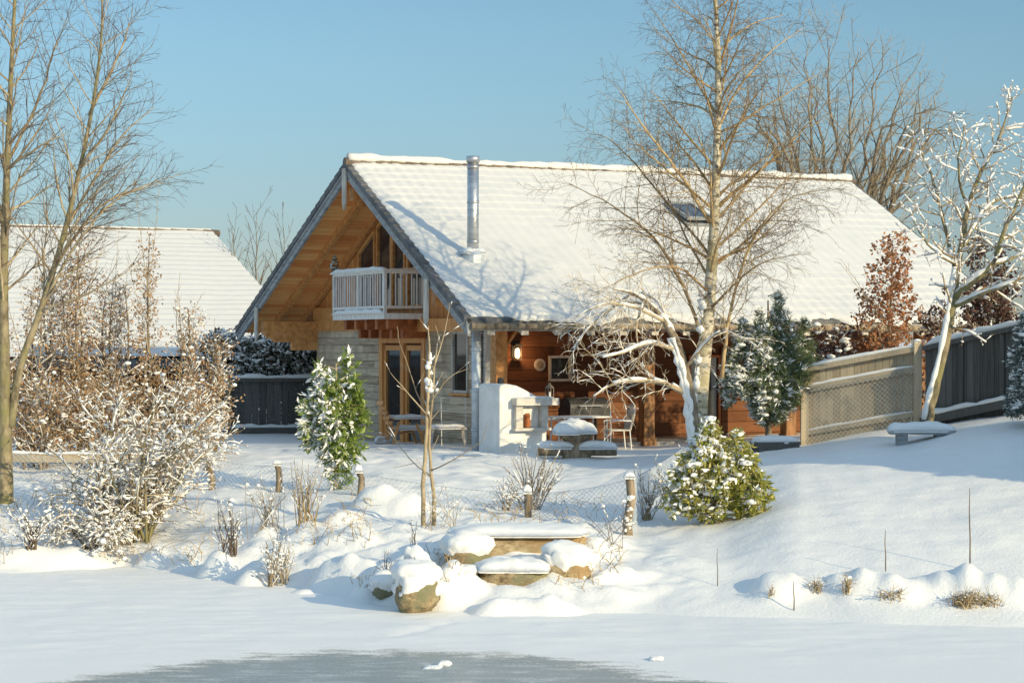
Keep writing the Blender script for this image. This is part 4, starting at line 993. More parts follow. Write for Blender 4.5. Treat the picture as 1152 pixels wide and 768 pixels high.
for (c, zt0, zg) in ((A, CAMZ-(408-CY)*43.6/FPX, za),(B, CAMZ-(384-CY)*42.2/FPX, zb)):
    m = MB(); cc = Vector((c.x,c.y,0))+nn*.06; m.beam((cc.x,cc.y,zg-.4),(cc.x,cc.y,zt0),.15,.15,(0,1,0)); po_ = m.build('post', M['fence_wood'], bf)
    m = MB(); pillow(m, (cc.x,cc.y,zt0), .08, .08, .05, 0, 10, 10, .1, 3, p=2.4); m.build('snow_cap', M['snow'], po_, True)
e = nn*.12; netting(bf, [((A+e),(B+e),za-.05,zb-.05,zta-.36,ztb-.36,False)], .10, .0035)
# dark board fence running towards the camera
B2, C2 = px(1041,0,42.0), px(1185,0,39.8)
ztb2, ztc = CAMZ-(392-CY)*42.0/FPX, CAMZ-(360-CY)*39.8/FPX
zb2, zc = CAMZ-(476-CY)*42.0/FPX, CAMZ-(446-CY)*39.8/FPX
df = thing('board_fence', 'dark shaded board fence running off to the right behind the snowy fruit tree', 'fence', (B2.x,B2.y,zb2))
board_panel(df, B2, C2, zb2-.5, zc-.6, ztb2, ztc, M['fence_dark'], .16)
d = Vector((C2.x-B2.x,C2.y-B2.y,0)).normalized(); n2 = Vector((-d.y,d.x,0)); 
if n2.x > 0: n2 = -n2
m = MB(); p = Vector((B2.x,B2.y,ztb2)); q = Vector((C2.x,C2.y,ztc)); m.beam(p+n2*.03, q+n2*.03, .14, .09); ro = m.build('top_rail', M['fence_dark'], df); snow_rail(ro, p+Vector((0,0,.045)), q+Vector((0,0,.045)), .17, .11, 9)
m = MB(); p = Vector((B2.x,B2.y,zb2+.04))+n2*.09; q = Vector((C2.x,C2.y,zc+.04))+n2*.09; m.beam(p, q, .16, .16); ro = m.build('base_board', M['fence_dark'], df); snow_rail(ro, p+Vector((0,0,.08)), q+Vector((0,0,.08)), .17, .10, 11)
for t in (.3,.62,.9):
    m = MB(); c = B2.lerp(C2, t); z0, z1 = zb2+(zc-zb2)*t, ztb2+(ztc-ztb2)*t; m.beam((c.x+n2.x*.05,c.y+n2.y*.05,z0+.14),(c.x+n2.x*.05,c.y+n2.y*.05,z1-.06),.07,.07,(0,1,0)); m.build('post', M['fence_dark'], df)
# dark fence behind the left end of the chalet
A, B = px(258,0,60.0), px(366,0,60.4); 
lf = thing('board_fence', 'dark upright board fence under the snowy hedge left of the chalet', 'fence', (A.x,A.y,1.1))
board_panel(lf, A, B, .7, .7, 2.62, 2.62, M['fence_dark'], .2)
m = MB(); m.beam((A.x,A.y-.08,2.62),(B.x,B.y-.08,2.62),.14,.10); ro = m.build('top_rail', M['fence_dark'], lf); snow_rail(ro, (A.x,A.y-.06,2.67),(B.x,B.y-.06,2.67),.2,.10,13)
m = MB(); m.beam((A.x,A.y-.12,1.2),(B.x,B.y-.12,1.2),.14,.16); ro = m.build('base_board', M['fence_dark'], lf); snow_rail(ro, (A.x,A.y-.12,1.28),(B.x,B.y-.12,1.28),.16,.10,15)
for c in (A,): m = MB(); m.beam((c.x,c.y-.1,.8),(c.x,c.y-.1,2.75),.14,.14,(0,1,0)); m.build('post', M['post_wood'], lf)
# low plank edging by the left tree
A, B = px(-60,0,41.5), px(160,0,41.2); za = CAMZ-(511-CY)*41.4/FPX
le = thing('plank_edging', 'low weathered plank edging under the brown hedge on the left', 'edging', (A.x,A.y,za-.2))
m = MB(); m.beam((A.x,A.y,za-.07),(B.x,B.y,za-.07),.05,.15); m.build('plank', M['fence_wood'], le); snow_rail(le, (A.x,A.y,za+.01),(B.x,B.y,za+.01),.09,.06,17)
# bench on the right
A, B = px(1001,0,39.4), px(1073,0,39.4); z = CAMZ-(487-CY)*39.4/FPX; c = (A+B)/2
bn = thing('garden_bench', 'low grey bench under thick snow in front of the leaning fruit tree', 'bench', (c.x,c.y,hz(c.x,c.y)))
m = MB(); m.box(A.x,B.x,c.y-.2,c.y+.2,z-.02,z+.05); m.build('seat', M['barge'], bn)
for x in (A.x+.22,B.x-.26):
    m = MB(); m.box(x-.09,x+.09,c.y-.15,c.y+.15,hz(x,c.y)-.2,z-.023); m.build('leg', M['barge'], bn)
m = MB(); pillow(m, (c.x,c.y,z+.05), (B.x-A.x)/2+.03, .23, .17, 0, 34, 16, .04, 41, p=3.2); m.build('snow', M['snow'], bn, True)
p = gp(872,42.0)
sl_ = thing('wooden_trough', 'low dark trough filled with snow between the pine and the board fence', 'trough', tuple(p)); f = frame_at(p.x,p.y,p.z,R(12))
m = MB(f); m.hexa([(-.38,-.2,-.1),(.38,-.2,-.1),(.38,.2,-.1),(-.38,.2,-.1),(-.45,-.24,.16),(.45,-.24,.16),(.45,.24,.16),(-.45,.24,.16)]); m.build('trough', M['fence_dark'], sl_)
m = MB(); pillow(m, (p.x,p.y,p.z+.155), .45, .24, .13, R(12), seed=43, rag=.1); m.build('snow', M['snow'], sl_, True)

# ------------------------------------------------------------------ boulders at the water's edge
def boulder(label, name, c, s, seed, ang=0, block=.0, mt='boulder', t=.10, rough=.22, lo=.15, hi=.55, rag=.3, tilt=0):
    r = thing(name, label, 'rock', c); v, f = rock(c, s, seed, ang, block, rough, tilt=tilt); m = MB(); m.addnp(v, t=f); m.build('stone', M[mt], r, True)
    if t: m = MB(); m.addnp(snow_over(v, f, t, lo, hi, rag, seed), t=f); m.build('snow', M['snow'], r, True)
def stone_pillow(root_name, c, sx, sy, h, ang, seed):
    m = MB(); pillow(m, c, sx, sy, h, ang, 40, 22, .05, seed, p=3.4); m.build('snow', M['snow'], bpy.data.objects[root_name], True)
def bp_(xi, yi, Y): return tuple(px(xi, yi, Y))
boulder('broad flat slab of sandstone with a thick white top, uppermost by the water', 'stone_slab', bp_(583,617,31.9), (1.0,.60,.25), 3, .05, .6, 'sandstone', 0)
p = px(583,616,31.9); stone_pillow('stone_slab', (p.x,p.y,p.z+.235), 1.03, .64, .13, .05, 5)
boulder('squared block of brown stone under snow in front of the broad slab', 'stone_block', bp_(577,655,30.3), (.52,.36,.24), 5, -.03, .55, 'boulder', 0)
p = px(577,655,30.3); stone_pillow('stone_block', (p.x,p.y,p.z+.20), .53, .38, .15, -.03, 9)
boulder('round mossy boulder with a snow hood at the left end of the slab', 'boulder', bp_(526,630,30.9), (.31,.32,.25), 8, .3, .3, 'boulder', .12, .25)
boulder('tilted brown boulder right of the squared block', 'boulder', bp_(641,644,30.5), (.34,.32,.25), 12, -.4, .35, 'sandstone', .13, .25, tilt=-.2)
boulder('large boulder standing in the ice, its brown foot showing under snow', 'boulder', bp_(469,667,29.3), (.31,.3,.27), 15, .2, .35, 'boulder', .12, .22, -.05,.4)
boulder('pointed grey stone poking from snow behind the large boulder', 'boulder', bp_(466,640,30.1), (.20,.22,.24), 18, .8, .0, 'stone_slab', .06, .3, .15,.5)
boulder('small greenish stone wedged below the round mossy boulder', 'boulder', bp_(520,650,30.2), (.24,.25,.13), 21, 0, .2, 'boulder', .05, .2, .5,.9)
boulder('dark stone peeping out of the bank right of the slab', 'boulder', bp_(668,624,31.8), (.18,.2,.12), 24, 0, .1, 'sandstone', .10, .2)
boulder('small snow covered stone left of the large boulder', 'boulder', bp_(434,663,30.2), (.18,.2,.14), 27, 0, .1, 'boulder', .09, .25, -.2,.3)
for lab, xi, yi, sx, h in (('round lump of snow alone on the bare dark ice', 500, 748, .085, .05), ('small flat lump of snow on the pond right of the bare ice', 738, 742, .09, .035), ('thin plate of snow beside the round lump on the ice', 487, 751, .11, .02)):
    Y = CAMZ*FPX/(yi-CY); p = px(xi, yi, Y); m = MB(); pillow(m, (p.x,p.y,.0), sx, sx*1.1, h+.015, 0, 20, 16, .15, xi%13, p=2.2); o = m.build('snow_lump', M['snow'], None, True); tag(o, lab, 'snow lump')

# ------------------------------------------------------------------ trees and shrubs
def lerp_r(rs, n): return list(np.interp(np.linspace(0,1,n), np.linspace(0,1,len(rs)), rs))
def path(P, lst, Y, rs, cfg, lvl, part, sides=8, snow=0., t=.02, sub=4, jit=0.):
    pts = along(pts_img(lst, Y), sub)
    if jit:
        for i in range(1, len(pts)): pts[i] = pts[i]+Vector((P.rn.gauss(0,jit), P.rn.gauss(0,jit), P.rn.gauss(0,jit*.5)))
    limb(P, pts, lerp_r(rs, len(pts)), cfg, lvl, part, sides, snow, t)
MT = dict
# birch in front of the chalet
Yb = 42.5; b0 = gp(789, Yb)
P = Plant('tall bare birch with a pale speckled trunk in front of the chalet', 'tree', 'birch_tree', tuple(b0))
cfg = [MT(n=lambda L: 4.3*L, t0=.16, t1=.98, ang=(32,62), len=(2.3,3.5), shape=lambda t: 1-.62*t, rr=.38, rmax=.033, seg=8, wig=.09, grav=.03, part='branches', sides=5, rend=.2, snow=.0),
       MT(n=lambda L: 5.2*L, t0=.12, t1=1, ang=(28,60), lr=(.30,.5), shape=lambda t: 1.05-.6*t, rr=.5, rmax=.011, seg=6, wig=.13, grav=-.02, part='branches', sides=4, rend=.3, rmin=.0035),
       MT(n=lambda L: 9.5*L, t0=.1, t1=1, ang=(25,65), len=(.28,.68), shape=lambda t: 1-.35*t, rr=.6, rmax=.0045, seg=4, wig=.17, grav=-.10, part='twigs', sides=3, rend=.6, rmin=.0024),
       MT(n=lambda L: 5.5*L, t0=.2, t1=1, ang=(25,60), len=(.14,.34), rr=.8, rmax=.003, seg=3, wig=.2, grav=-.12, part='twigs', sides=3, rend=.7, rmin=.0022)]
pts = along(pts_img([(789,512),(786,470),(790,420),(797,350),(803,260),(806,180),(808,100),(806,20),(800,-60),(798,-160)], Yb), 4)
limb(P, pts, lerp_r([.22,.18,.155,.13,.10,.082,.066,.05,.034,.018], len(pts)), [MT(cfg[0], t0=.28)]+cfg[1:], 0, 'trunk', 12)
for lst, r in (([(793,390),(768,320),(735,268,.3),(690,232,.6),(640,206,.8)],.055), ([(802,255),(762,192,-.5),(722,140,-.9),(694,98,-1.1)],.05), ([(804,235),(850,196,.5),(895,155,.8),(935,108,1)],.052),
               ([(812,425),(818,370),(838,290),(880,228,-.4),(935,212,-.7)],.055), ([(806,150),(830,100,.4),(868,58,.7),(905,30,.9)],.04), ([(806,130),(772,70,.4),(735,10,.8)],.04), ([(797,350),(850,300,-.9),(900,285,-1.3)],.035),
               ([(799,330),(760,300,-.8),(710,310,-1.4),(670,330,-1.8)],.035), ([(808,80),(826,20),(845,-50)],.04), ([(801,290),(740,215,1),(690,160,1.6),(660,150,1.9)],.035), ([(803,300),(868,245,1),(905,190,1.4)],.035)):
    path(P, lst, Yb, [r*.8,r*.55,r*.32,r*.12], cfg, 1, 'branches', 6, jit=.01)
P.m('snow')
rn = P.rn
for y in np.arange(330, 505, 2.0):                       # snow blown on to the left side of the trunk
    q = px(789+ (800-789)*(505-y)/175-3, y, Yb-.05); r = .2-.06*(505-y)/175
    if rn.random() < .35: P.snowpts.append((q.x-r*.75, q.y-r*.45, q.z))
scatter_blobs(P.m('snow'), P.snowpts, .04, .085, 1.3)
P.finish(dict(trunk='bark_birch', branches='twig_gold', twigs='twig_dark', snow='snow'))
# low weeping tree with snow laden limbs
Yw = 41.6
P = Plant('low weeping tree with snow laden arching limbs at the foot of the birch', 'tree', 'weeping_tree', tuple(gp(781,Yw)))
wc = [MT(n=lambda L: 5.6*L, t0=.15, t1=1, ang=(35,75), len=(.8,1.5), shape=lambda t: 1-.2*t, rr=.4, rmax=.011, seg=8, wig=.14, grav=-.09, lift=.25, part='branches', sides=4, rend=.3, rmin=.004, snow=.5, snow_t=.012),
      MT(n=lambda L: 7*L, t0=.1, t1=1, ang=(25,60), len=(.25,.6), rr=.6, rmax=.007, seg=5, wig=.16, grav=-.12, part='twigs', sides=3, rend=.6, rmin=.003, snow=.4, snow_t=.007),
      MT(n=lambda L: 4*L, t0=.2, t1=1, ang=(25,60), len=(.1,.25), rr=.8, rmax=.004, seg=3, wig=.2, grav=-.1, part='twigs', sides=3, rend=.7, rmin=.0026)]
for lst, rs, lv_ in (([(783,515),(780,480),(777,450),(770,415),(758,378),(738,350),(716,332),(690,325,-.3)],[.17,.15,.13,.11,.09,.06,.04,.015],9), ([(776,445),(750,432,-.3),(720,428,-.5),(690,432,-.7),(668,446,-.8)],[.085,.07,.055,.04,.012],0),
      ([(764,395),(732,386,-.4),(702,396,-.7),(678,402,-.9)],[.06,.05,.035,.012],0), ([(748,362),(715,346,-.5),(680,342,-.8),(648,356,-.9)],[.05,.04,.028,.01],0), ([(738,350),(716,340,.4),(690,345,.7),(660,372,.9),(645,392,1)],[.05,.04,.028,.01],0),
      ([(724,340),(716,368,-.2),(720,405,-.3)],[.035,.03,.01],0), ([(758,380),(740,340,.5),(715,330,.8),(690,345,1.1)],[.045,.035,.025,.01],0),([(770,415),(800,380,-.5),(818,370,-.8)],[.05,.03,.01],0)):
    path(P, lst, Yw, [q*(.9 if lv_ == 9 else .72) for q in rs], wc, lv_, 'trunk' if lv_ == 9 else 'limbs', 9, snow=.85, t=.026)
pts = along(pts_img([(781,500),(778,470),(775,445),(768,412),(757,380)], Yw), 5)
for o_, r_ in (((-.08,-.09),.075),((-.02,-.13),.06)): P.m('snow').tube([q+Vector((o_[0]+rnd.gauss(0,.012),o_[1],0)) for q in pts], [r_*rnd.uniform(.5,1.25) for _ in pts], 7)
P.finish(dict(trunk='bark_brown', limbs='twig_tan', branches='twig_light', twigs='twig_light', snow='snow'))
# tall bare tree at the left edge
Yl = 38.0
P = Plant('tall bare tree with two long olive stems at the left edge', 'tree', 'bare_tree', tuple(gp(6,Yl)))
lc_ = [MT(n=lambda L: 4.2*L, t0=.25, t1=1, ang=(28,55), len=(1.4,2.6), shape=lambda t: 1-.55*t, rr=.42, rmax=.025, seg=7, wig=.08, grav=.05, part='branches', sides=5, rend=.25),
       MT(n=lambda L: 6.5*L, t0=.12, t1=1, ang=(25,50), lr=(.28,.5), shape=lambda t: 1-.5*t, rr=.5, rmax=.009, seg=5, wig=.1, grav=.05, part='twigs', sides=3, rend=.4, rmin=.0035),
       MT(n=lambda L: 8.5*L, t0=.12, t1=1, ang=(20,50), len=(.2,.6), rr=.6, rmax=.006, seg=4, wig=.12, grav=.04, part='twigs', sides=3, rend=.6, rmin=.0025)]
for lst, rs, t0 in (([(5,575),(6,520),(5,440),(4,330),(6,240),(10,140),(14,50),(20,-60),(24,-150)],[.165,.13,.105,.083,.068,.052,.037,.023,.009],.3), ([(12,480),(22,415),(46,348),(70,270),(92,180),(108,95),(115,20),(112,-50)],[.08,.068,.057,.048,.038,.028,.019,.009],.25),
      ([(4,250),(-30,180),(-60,90)],[.07,.05,.02],.3)):
    pts = along(pts_img(lst, Yl), 4); limb(P, pts, lerp_r(rs, len(pts)), [MT(lc_[0], t0=t0)]+lc_[1:], 0, 'trunk', 9)
for lst in ([(52,335),(90,270,-.4),(130,225,-.7),(185,205,-1)], [(60,300),(110,235,.5),(160,210,.8),(205,195,1)], [(72,262),(110,195,.5),(140,150,.8),(175,120,1)], [(8,190),(45,165,-.6),(75,150,-.8)], [(10,180),(40,120,.6),(60,60,.9),(80,10,1)], [(90,190),(130,130,-.5),(150,80,-.7)],[(100,130),(135,60,.4),(150,10,.6)],[(45,350),(100,330,-.5),(150,300,-.7)]):
    path(P, lst, Yl, [.03,.022,.014,.005], lc_, 1, 'branches', 6, jit=.012)
P.finish(dict(trunk='bark_olive', branches='twig_tan', twigs='twig_dark'))
# bare multi-stemmed tree behind the chalet
Yq = 76.0
P = Plant('wide bare tree fanning out many stems behind the right end of the roof', 'tree', 'bare_tree', tuple(px(935,455,Yq)))
qc = [MT(n=lambda L: 1.3*L, t0=.35, t1=1, ang=(18,42), len=(2.0,4.0), shape=lambda t: 1-.5*t, rr=.5, rmax=.035, seg=7, wig=.08, grav=.05, part='branches', sides=4, rend=.3, rmin=.010),
      MT(n=lambda L: 2.6*L, t0=.15, t1=1, ang=(20,50), lr=(.25,.45), shape=lambda t: 1-.4*t, rr=.55, rmax=.016, seg=5, wig=.12, grav=.03, part='twigs', sides=3, rend=.4, rmin=.006),
      MT(n=lambda L: 5.2*L, t0=.15, t1=1, ang=(20,60), len=(.3,.9), rr=.6, rmax=.011, seg=4, wig=.15, grav=.02, part='twigs', sides=3, rend=.6, rmin=.005)]
for (x0, x1, yt, dy) in ((925,838,110,0),(930,870,70,1.5),(933,905,52,-1),(938,935,40,1),(941,960,60,-2),(944,990,58,.5),(948,1020,85,2),(950,1045,120,-1),(952,1070,165,1),(945,1060,100,-2),(928,850,160,-2),(950,1010,150,-1.5),(954,1088,205,1),(926,832,130,1.5),(936,915,90,2)):
    path(P, [(x0,460),(x0+(x1-x0)*.12,330),(x0+(x1-x0)*.4,230,dy*.5),(x0+(x1-x0)*.75,145,dy),(x1,yt,dy)], Yq, [.13,.10,.07,.04,.012], qc, 0, 'trunk', 6, jit=.10)
P.finish(dict(trunk='bark_brown', branches='bark_brown', twigs='twig_tan'))
for lab, x, yt, Y in (('slender bare sapling nearest the left verge of the roof beyond the houses',318,255,72.0), ('taller bare sapling rising between the two snowy roofs',287,240,74.0),('thin bare sapling close to the end of the neighbour roof',262,262,73.0)):
    P = Plant(lab, 'tree', 'bare_sapling', tuple(px(x,452,Y)), 'bare saplings between the two houses')
    c2_ = [MT(n=lambda L: 2.2*L, t0=.45, t1=1, ang=(14,35), len=(1.2,2.4), shape=lambda t: 1-.5*t, rr=.6, rmax=.02, seg=5, wig=.07, grav=.08, part='twigs', sides=3, rend=.4, rmin=.006),
           MT(n=lambda L: 2.2*L, t0=.2, t1=1, ang=(18,45), len=(.3,.8), rr=.6, rmax=.013, seg=3, wig=.12, grav=.05, part='twigs', sides=3, rend=.6, rmin=.007)]
    path(P, [(x,455),(x-1,370),(x+2,300),(x+1,yt)], Y, [.05,.035,.02,.007], c2_, 0, 'trunk', 5, jit=.02)
    P.finish(dict(trunk='bark_brown', twigs='twig_dark'))
# snow laden fruit tree on the right
Yf = 40.2
P = Plant('leaning fruit tree with snow along every branch behind the grey bench', 'tree', 'fruit_tree', tuple(gp(1042,Yf)))
fc = [MT(n=lambda L: 5.6*L, t0=.3, t1=1, ang=(35,75), len=(.5,1.15), shape=lambda t: 1-.35*t, rr=.5, rmax=.022, seg=6, wig=.2, grav=.05, part='branches', sides=5, rend=.4, rmin=.007, snow=.75, snow_t=.028),
      MT(n=lambda L: 7*L, t0=.15, t1=1, ang=(35,75), len=(.15,.5), rr=.6, rmax=.008, seg=4, wig=.2, grav=.04, part='twigs', sides=4, rend=.6, rmin=.004, snow=.5, snow_t=.018, tips=1)]
for lst, rs, lv_ in (([(1042,482),(1048,450),(1060,405),(1071,350),(1078,300),(1087,245),(1100,200),(1122,160),(1140,108)],[.13,.115,.105,.095,.075,.06,.045,.035,.012],0), ([(1073,335),(1092,318,-.3),(1115,300,-.5),(1132,255,-.6),(1150,215,-.7),(1175,150,-.8)],[.075,.07,.06,.045,.035,.012],0),
     ([(1076,310),(1066,270,.3),(1054,215,.4),(1040,180,.5),(1033,160,.5)],[.05,.045,.035,.02,.008],0), ([(1080,285),(1105,240,.4),(1125,225,.5),(1160,218,.6)],[.045,.04,.03,.01],0), ([(1072,345),(1105,330,-.5),(1140,318,-.8),(1170,300,-1)],[.055,.045,.035,.012],0),
     ([(1078,300),(1055,285,-.4),(1035,262,-.6),(1022,235,-.7)],[.035,.03,.02,.008],0), ([(1090,240),(1078,190,-.3),(1085,140,-.4)],[.035,.025,.01],0), ([(1115,298),(1150,285,.3),(1180,250,.4)],[.045,.03,.01],0)):
    path(P, lst, Yf, [q*.85 for q in rs], fc, lv_, 'trunk' if rs[0] > .1 else 'limbs', 8, snow=.92, t=.035, jit=.012)
pts = along(pts_img([(1042,482),(1048,450),(1060,405),(1071,350),(1078,300)], Yf), 6)
P.m('snow').tube([p+Vector((-.085,-.06,0)) for p in pts[2:]], [.055*rnd.uniform(.7,1.2) for _ in pts[2:]], 7)
tp = [q for q in P.tips if P.rn.random() < .35]; scatter_blobs(P.m('snow'), tp, .014, .034, .9)
P.finish(dict(trunk='bark_olive', limbs='bark_olive', branches='twig_gold', twigs='twig_gold', snow='snow'))

# brown leaved hornbeams and beeches
def hornbeam(label, xi, Y, ytop, ybot, wpx, leaf='leaf_brown', nst=3, ldens=1., snow=.35, name='hornbeam', cat='shrub', group=None, whip=0, lsz=(.045,.085), angs=(35,65), snows=(.010,.06), cone=.5, rep=2, dn=11):
    b = gp(xi, Y) if ybot is None else px(xi, ybot, Y); k = Y/FPX; Hh = (CAMZ-(ytop-CY)*k)-b.z; W = wpx*k
    P = Plant(label, cat, name, tuple(b), group); rn = P.rn
    c = [MT(n=lambda L: dn*L, t0=.10, t1=.97, ang=angs, len=(W*.30,W*.62), shape=lambda t: 1-cone*t, rr=.5, rmax=.014, seg=5, wig=.14, grav=.04, part='twigs', sides=3, rend=.4, rmin=.004, snow=snow*.8, snow_t=.014),
         MT(n=lambda L: 7.5*L, t0=.15, t1=1, ang=(30,65), len=(.18,.42), rr=.6, rmax=.006, seg=3, wig=.2, grav=-.02, part='twigs', sides=3, rend=.6, rmin=.0035, tips=1, snow=snow*.35, snow_t=.010)]
    for s in range(nst):
        o = Vector((rn.uniform(-.2,.2)*W, rn.uniform(-.25,.25), 0)) if nst > 1 else Vector((0,0,0)); h = Hh*(rn.uniform(.72,1) if s else 1)
        pts = along([b+o*.4+Vector((0,0,-.2)), b+o*.7+Vector((rn.gauss(0,.03),0,h*.35)), b+o+Vector((rn.gauss(0,.06),rn.gauss(0,.05),h*.7)), b+o*1.1+Vector((rn.gauss(0,.08),0,h))], 5)
        limb(P, pts, lerp_r([.035,.028,.018,.006], len(pts)), c, 0, 'trunk', 6, snow=snow*.3, snow_t=.02)
    if whip:
        for s in range(whip):
            o = Vector((rn.gauss(0,.03), rn.gauss(0,.03), Hh*rn.uniform(.45,.75))); q = b+o
            grow(P, q, Vector((rn.gauss(0,.22),rn.gauss(0,.1),1)), Hh*rn.uniform(.4,.6), .010, [MT(n=lambda L: 2.5*L, t0=.3, ang=(15,35), len=(.3,.6), rr=.5, rmax=.01, seg=6, wig=.05, grav=.02, part='twigs', sides=3, rmin=.004), MT(n=lambda L: 4*L, t0=.2, ang=(18,40), len=(.2,.4), rr=.6, rmax=.006, seg=3, wig=.1, part='twigs', sides=3, rmin=.0035)], 0)
    T = np.array(P.tips)
    if len(T) and ldens > 0:
        T3 = np.repeat(T, rep, 0); L = T3[nrg.random(len(T3)) < ldens]; L = L+nrg.normal(0,.05,L.shape)
        scatter_leaves(P.m('leaves'), L, *lsz, .6, .5)
    if snow and len(T):
        sidx = nrg.random(len(T)) < snow*.20; scatter_blobs(P.m('snow'), T[sidx]+nrg.normal(0,.02,(sidx.sum(),3)), *snows, .7)
    P.finish(dict(trunk='bark_brown', twigs='twig_tan', leaves=leaf, snow='snow'))
G = 'brown leaved hornbeams of the left hedge'
for lab, x, Y, yt, w_, nst, ld, sn_ in (('short brown hornbeam at the foot of the bare tree by the left edge',28,44.0,325,75,3,.6,.9), ('second brown hornbeam from the left, snow flecked',58,45.5,290,70,3,.65,.8), ('tall brown hornbeam with a rust coloured top near the left stem',92,44.8,258,60,3,.85,.6),
      ('broad snow flecked hornbeam in the middle of the left hedge',128,45.2,315,85,4,.6,1.1), ('narrow upright hornbeam, tallest and brownest of the left hedge',166,44.4,262,46,2,1.0,.2), ('low hornbeam with bare whips right of the narrow upright one',205,45.0,345,70,3,.5,.8), ('rightmost low hornbeam beside the dark fence',238,45.5,375,60,3,.5,.8)):
    hornbeam(lab, x, Y, yt, None, w_, 'leaf_brown', nst, ld, sn_, group=G, whip=5 if x in (205,238) else 3)
for lab, x, Y, yt, w_ in (('dense brown undergrowth shrub at the far left below the hornbeams',40,42.8,430,130),('dense brown undergrowth shrub in the hedge middle',115,43.0,420,130),('dense brown undergrowth shrub at the right of the hedge',195,43.2,425,120)):
    hornbeam(lab, x, Y, yt, None, w_, 'leaf_brown', 6, .5, .55, group='undergrowth shrubs below the left hedge', name='hedge_shrub')
hornbeam('cone of rust brown beech leaves above the sunlit board fence', 1000, 45.0, 268, 470, 135, 'leaf_rust', 1, 1.0, .2, 'beech_tree', 'tree', None, 3, (.07,.12), (55,85), (.02,.05), .75, 3, 15)
hornbeam('low dark leaved beech with snow clumps at the left end of the board fence', 938, 45.4, 372, 470, 70, 'leaf_dark', 4, 1.0, .9, 'beech_bush', 'shrub', None, 2, (.07,.11), (40,80), (.03,.09), .2, 3, 11)
hornbeam('dark leaved beech behind the dark board fence and fruit tree', 1112, 46.0, 272, 450, 120, 'leaf_dark', 3, 1.0, .35, 'beech_tree', 'tree', None, 0, (.07,.12), (45,80), (.025,.07), .55, 3, 13)
hornbeam('snow topped dark beech bush between the rust beech and the fence corner', 1062, 45.6, 345, 460, 60, 'leaf_dark', 3, .8, .8, 'beech_bush', 'shrub', None, 0, (.07,.11), (40,80), (.03,.08), .3, 3, 11)

# evergreens
def evergreen(label, name, cat, base, prof, n_tuft, mt, nl, L, wr, droop, snow_f, sb, flatness=0., up=0., group=None, snow_leaf=0, trunk=None, tr=.05, inner=.35, bark='bark_brown', side=-.3, seedk=1, subs=None, outw=.6, sl_out=.8):
    """foliage tufts filling an uneven envelope: prof = (height, radius) pairs"""
    base = Vector(base); P = Plant(label, cat, name, tuple(base), group); rn = P.rn
    hs = [p[0] for p in prof]; rs = [p[1] for p in prof]; T = []
    zmax = hs[-1]; pts = [base+Vector((0,0,-.2)), base+Vector((.01,0,zmax*.5)), base+Vector((0,0,zmax*.93))]
    P.m('trunk').tube(along(pts,4), lerp_r([tr,tr*.7,tr*.2],9), 7)
    tot = 0
    # boughs
    while len(T) < n_tuft and tot < n_tuft*6:
        tot += 1
        ox = oy = 0
        if subs:                                   # several overlapping crowns of their own height and girth
            sx, sy, h0, h1, sr, pk = rn.choices(subs, [q[4]**1.6*(q[3]-q[2]) for q in subs])[0]
            t = rn.random(); h = h0+(h1-h0)*t; r = sr*(min(1,(t/pk+.12))**.6 if t < pk else max(.03,(1-(t-pk)/(1-pk)))**.62); ox, oy = sx, sy
            if rn.random() > r/sr+.1: continue
        else:
            h = rn.uniform(hs[0], zmax); r = float(np.interp(h, hs, rs))
            if rn.random() > (r/max(rs))**1.0+.08: continue
        a = rn.uniform(0, 6.28); lump = .78+.5*float(vnoise(a*1.6+seedk*9, h*2.4+seedk))*1.3+.12*math.sin(a*3+seedk)
        rho = r*max(.2,lump)*(inner+(1-inner)*rn.random()**.45)
        e = Vector((ox+math.cos(a)*rho, oy+math.sin(a)*rho, h+rn.gauss(0,.02)))
        T.append(e)
        if rn.random() < .12:
            s = base+Vector((0,0,max(.05,h-rho*(.7 if up else .1)))); P.m('trunk').tube([s, s.lerp(base+e,.5)+Vector((0,0,.03)), base+e], [.014,.009,.004], 4, False)
    T = np.array([tuple(base+e) for e in T]); out = T-np.array(base)[None]; out[:,2] = 0; out /= np.linalg.norm(out,axis=1)[:,None]+1e-6
    P_ = np.repeat(T, nl, 0)+nrg.normal(0,.02,(len(T)*nl,3)); U = np.repeat(out,nl,0)*outw+nrg.normal(0,.75,(len(P_),3)); U[:,2] += up-droop
    scatter_leaves(P.m('foliage'), P_, *L, wr, 0, U=U, flatness=flatness)
    x = (T[:,0]-base.x)/max(rs); keep = nrg.random(len(T)) < np.clip(snow_f*(1+side*x*1.6), 0, 1)
    S = T[keep]
    if sb: scatter_blobs(P.m('snow'), S+np.array([0,0,.025]), *sb, .62)
    if snow_leaf:
        Q = np.repeat(S, snow_leaf, 0)+nrg.normal(0,.03,(len(S)*snow_leaf,3)); U = np.repeat(out[keep],snow_leaf,0)*sl_out+nrg.normal(0,.55,(len(Q),3)); U[:,2] -= droop
        scatter_leaves(P.m('snow'), Q+np.array([0,-.008,.018]), L[0], L[1]*1.1, wr*1.25, 0, U=U, flatness=.5)
    P.finish(dict(trunk=bark, branches=bark, foliage=mt, snow='snow'))
    return P
Yp = 43.2; b = gp(864,Yp)
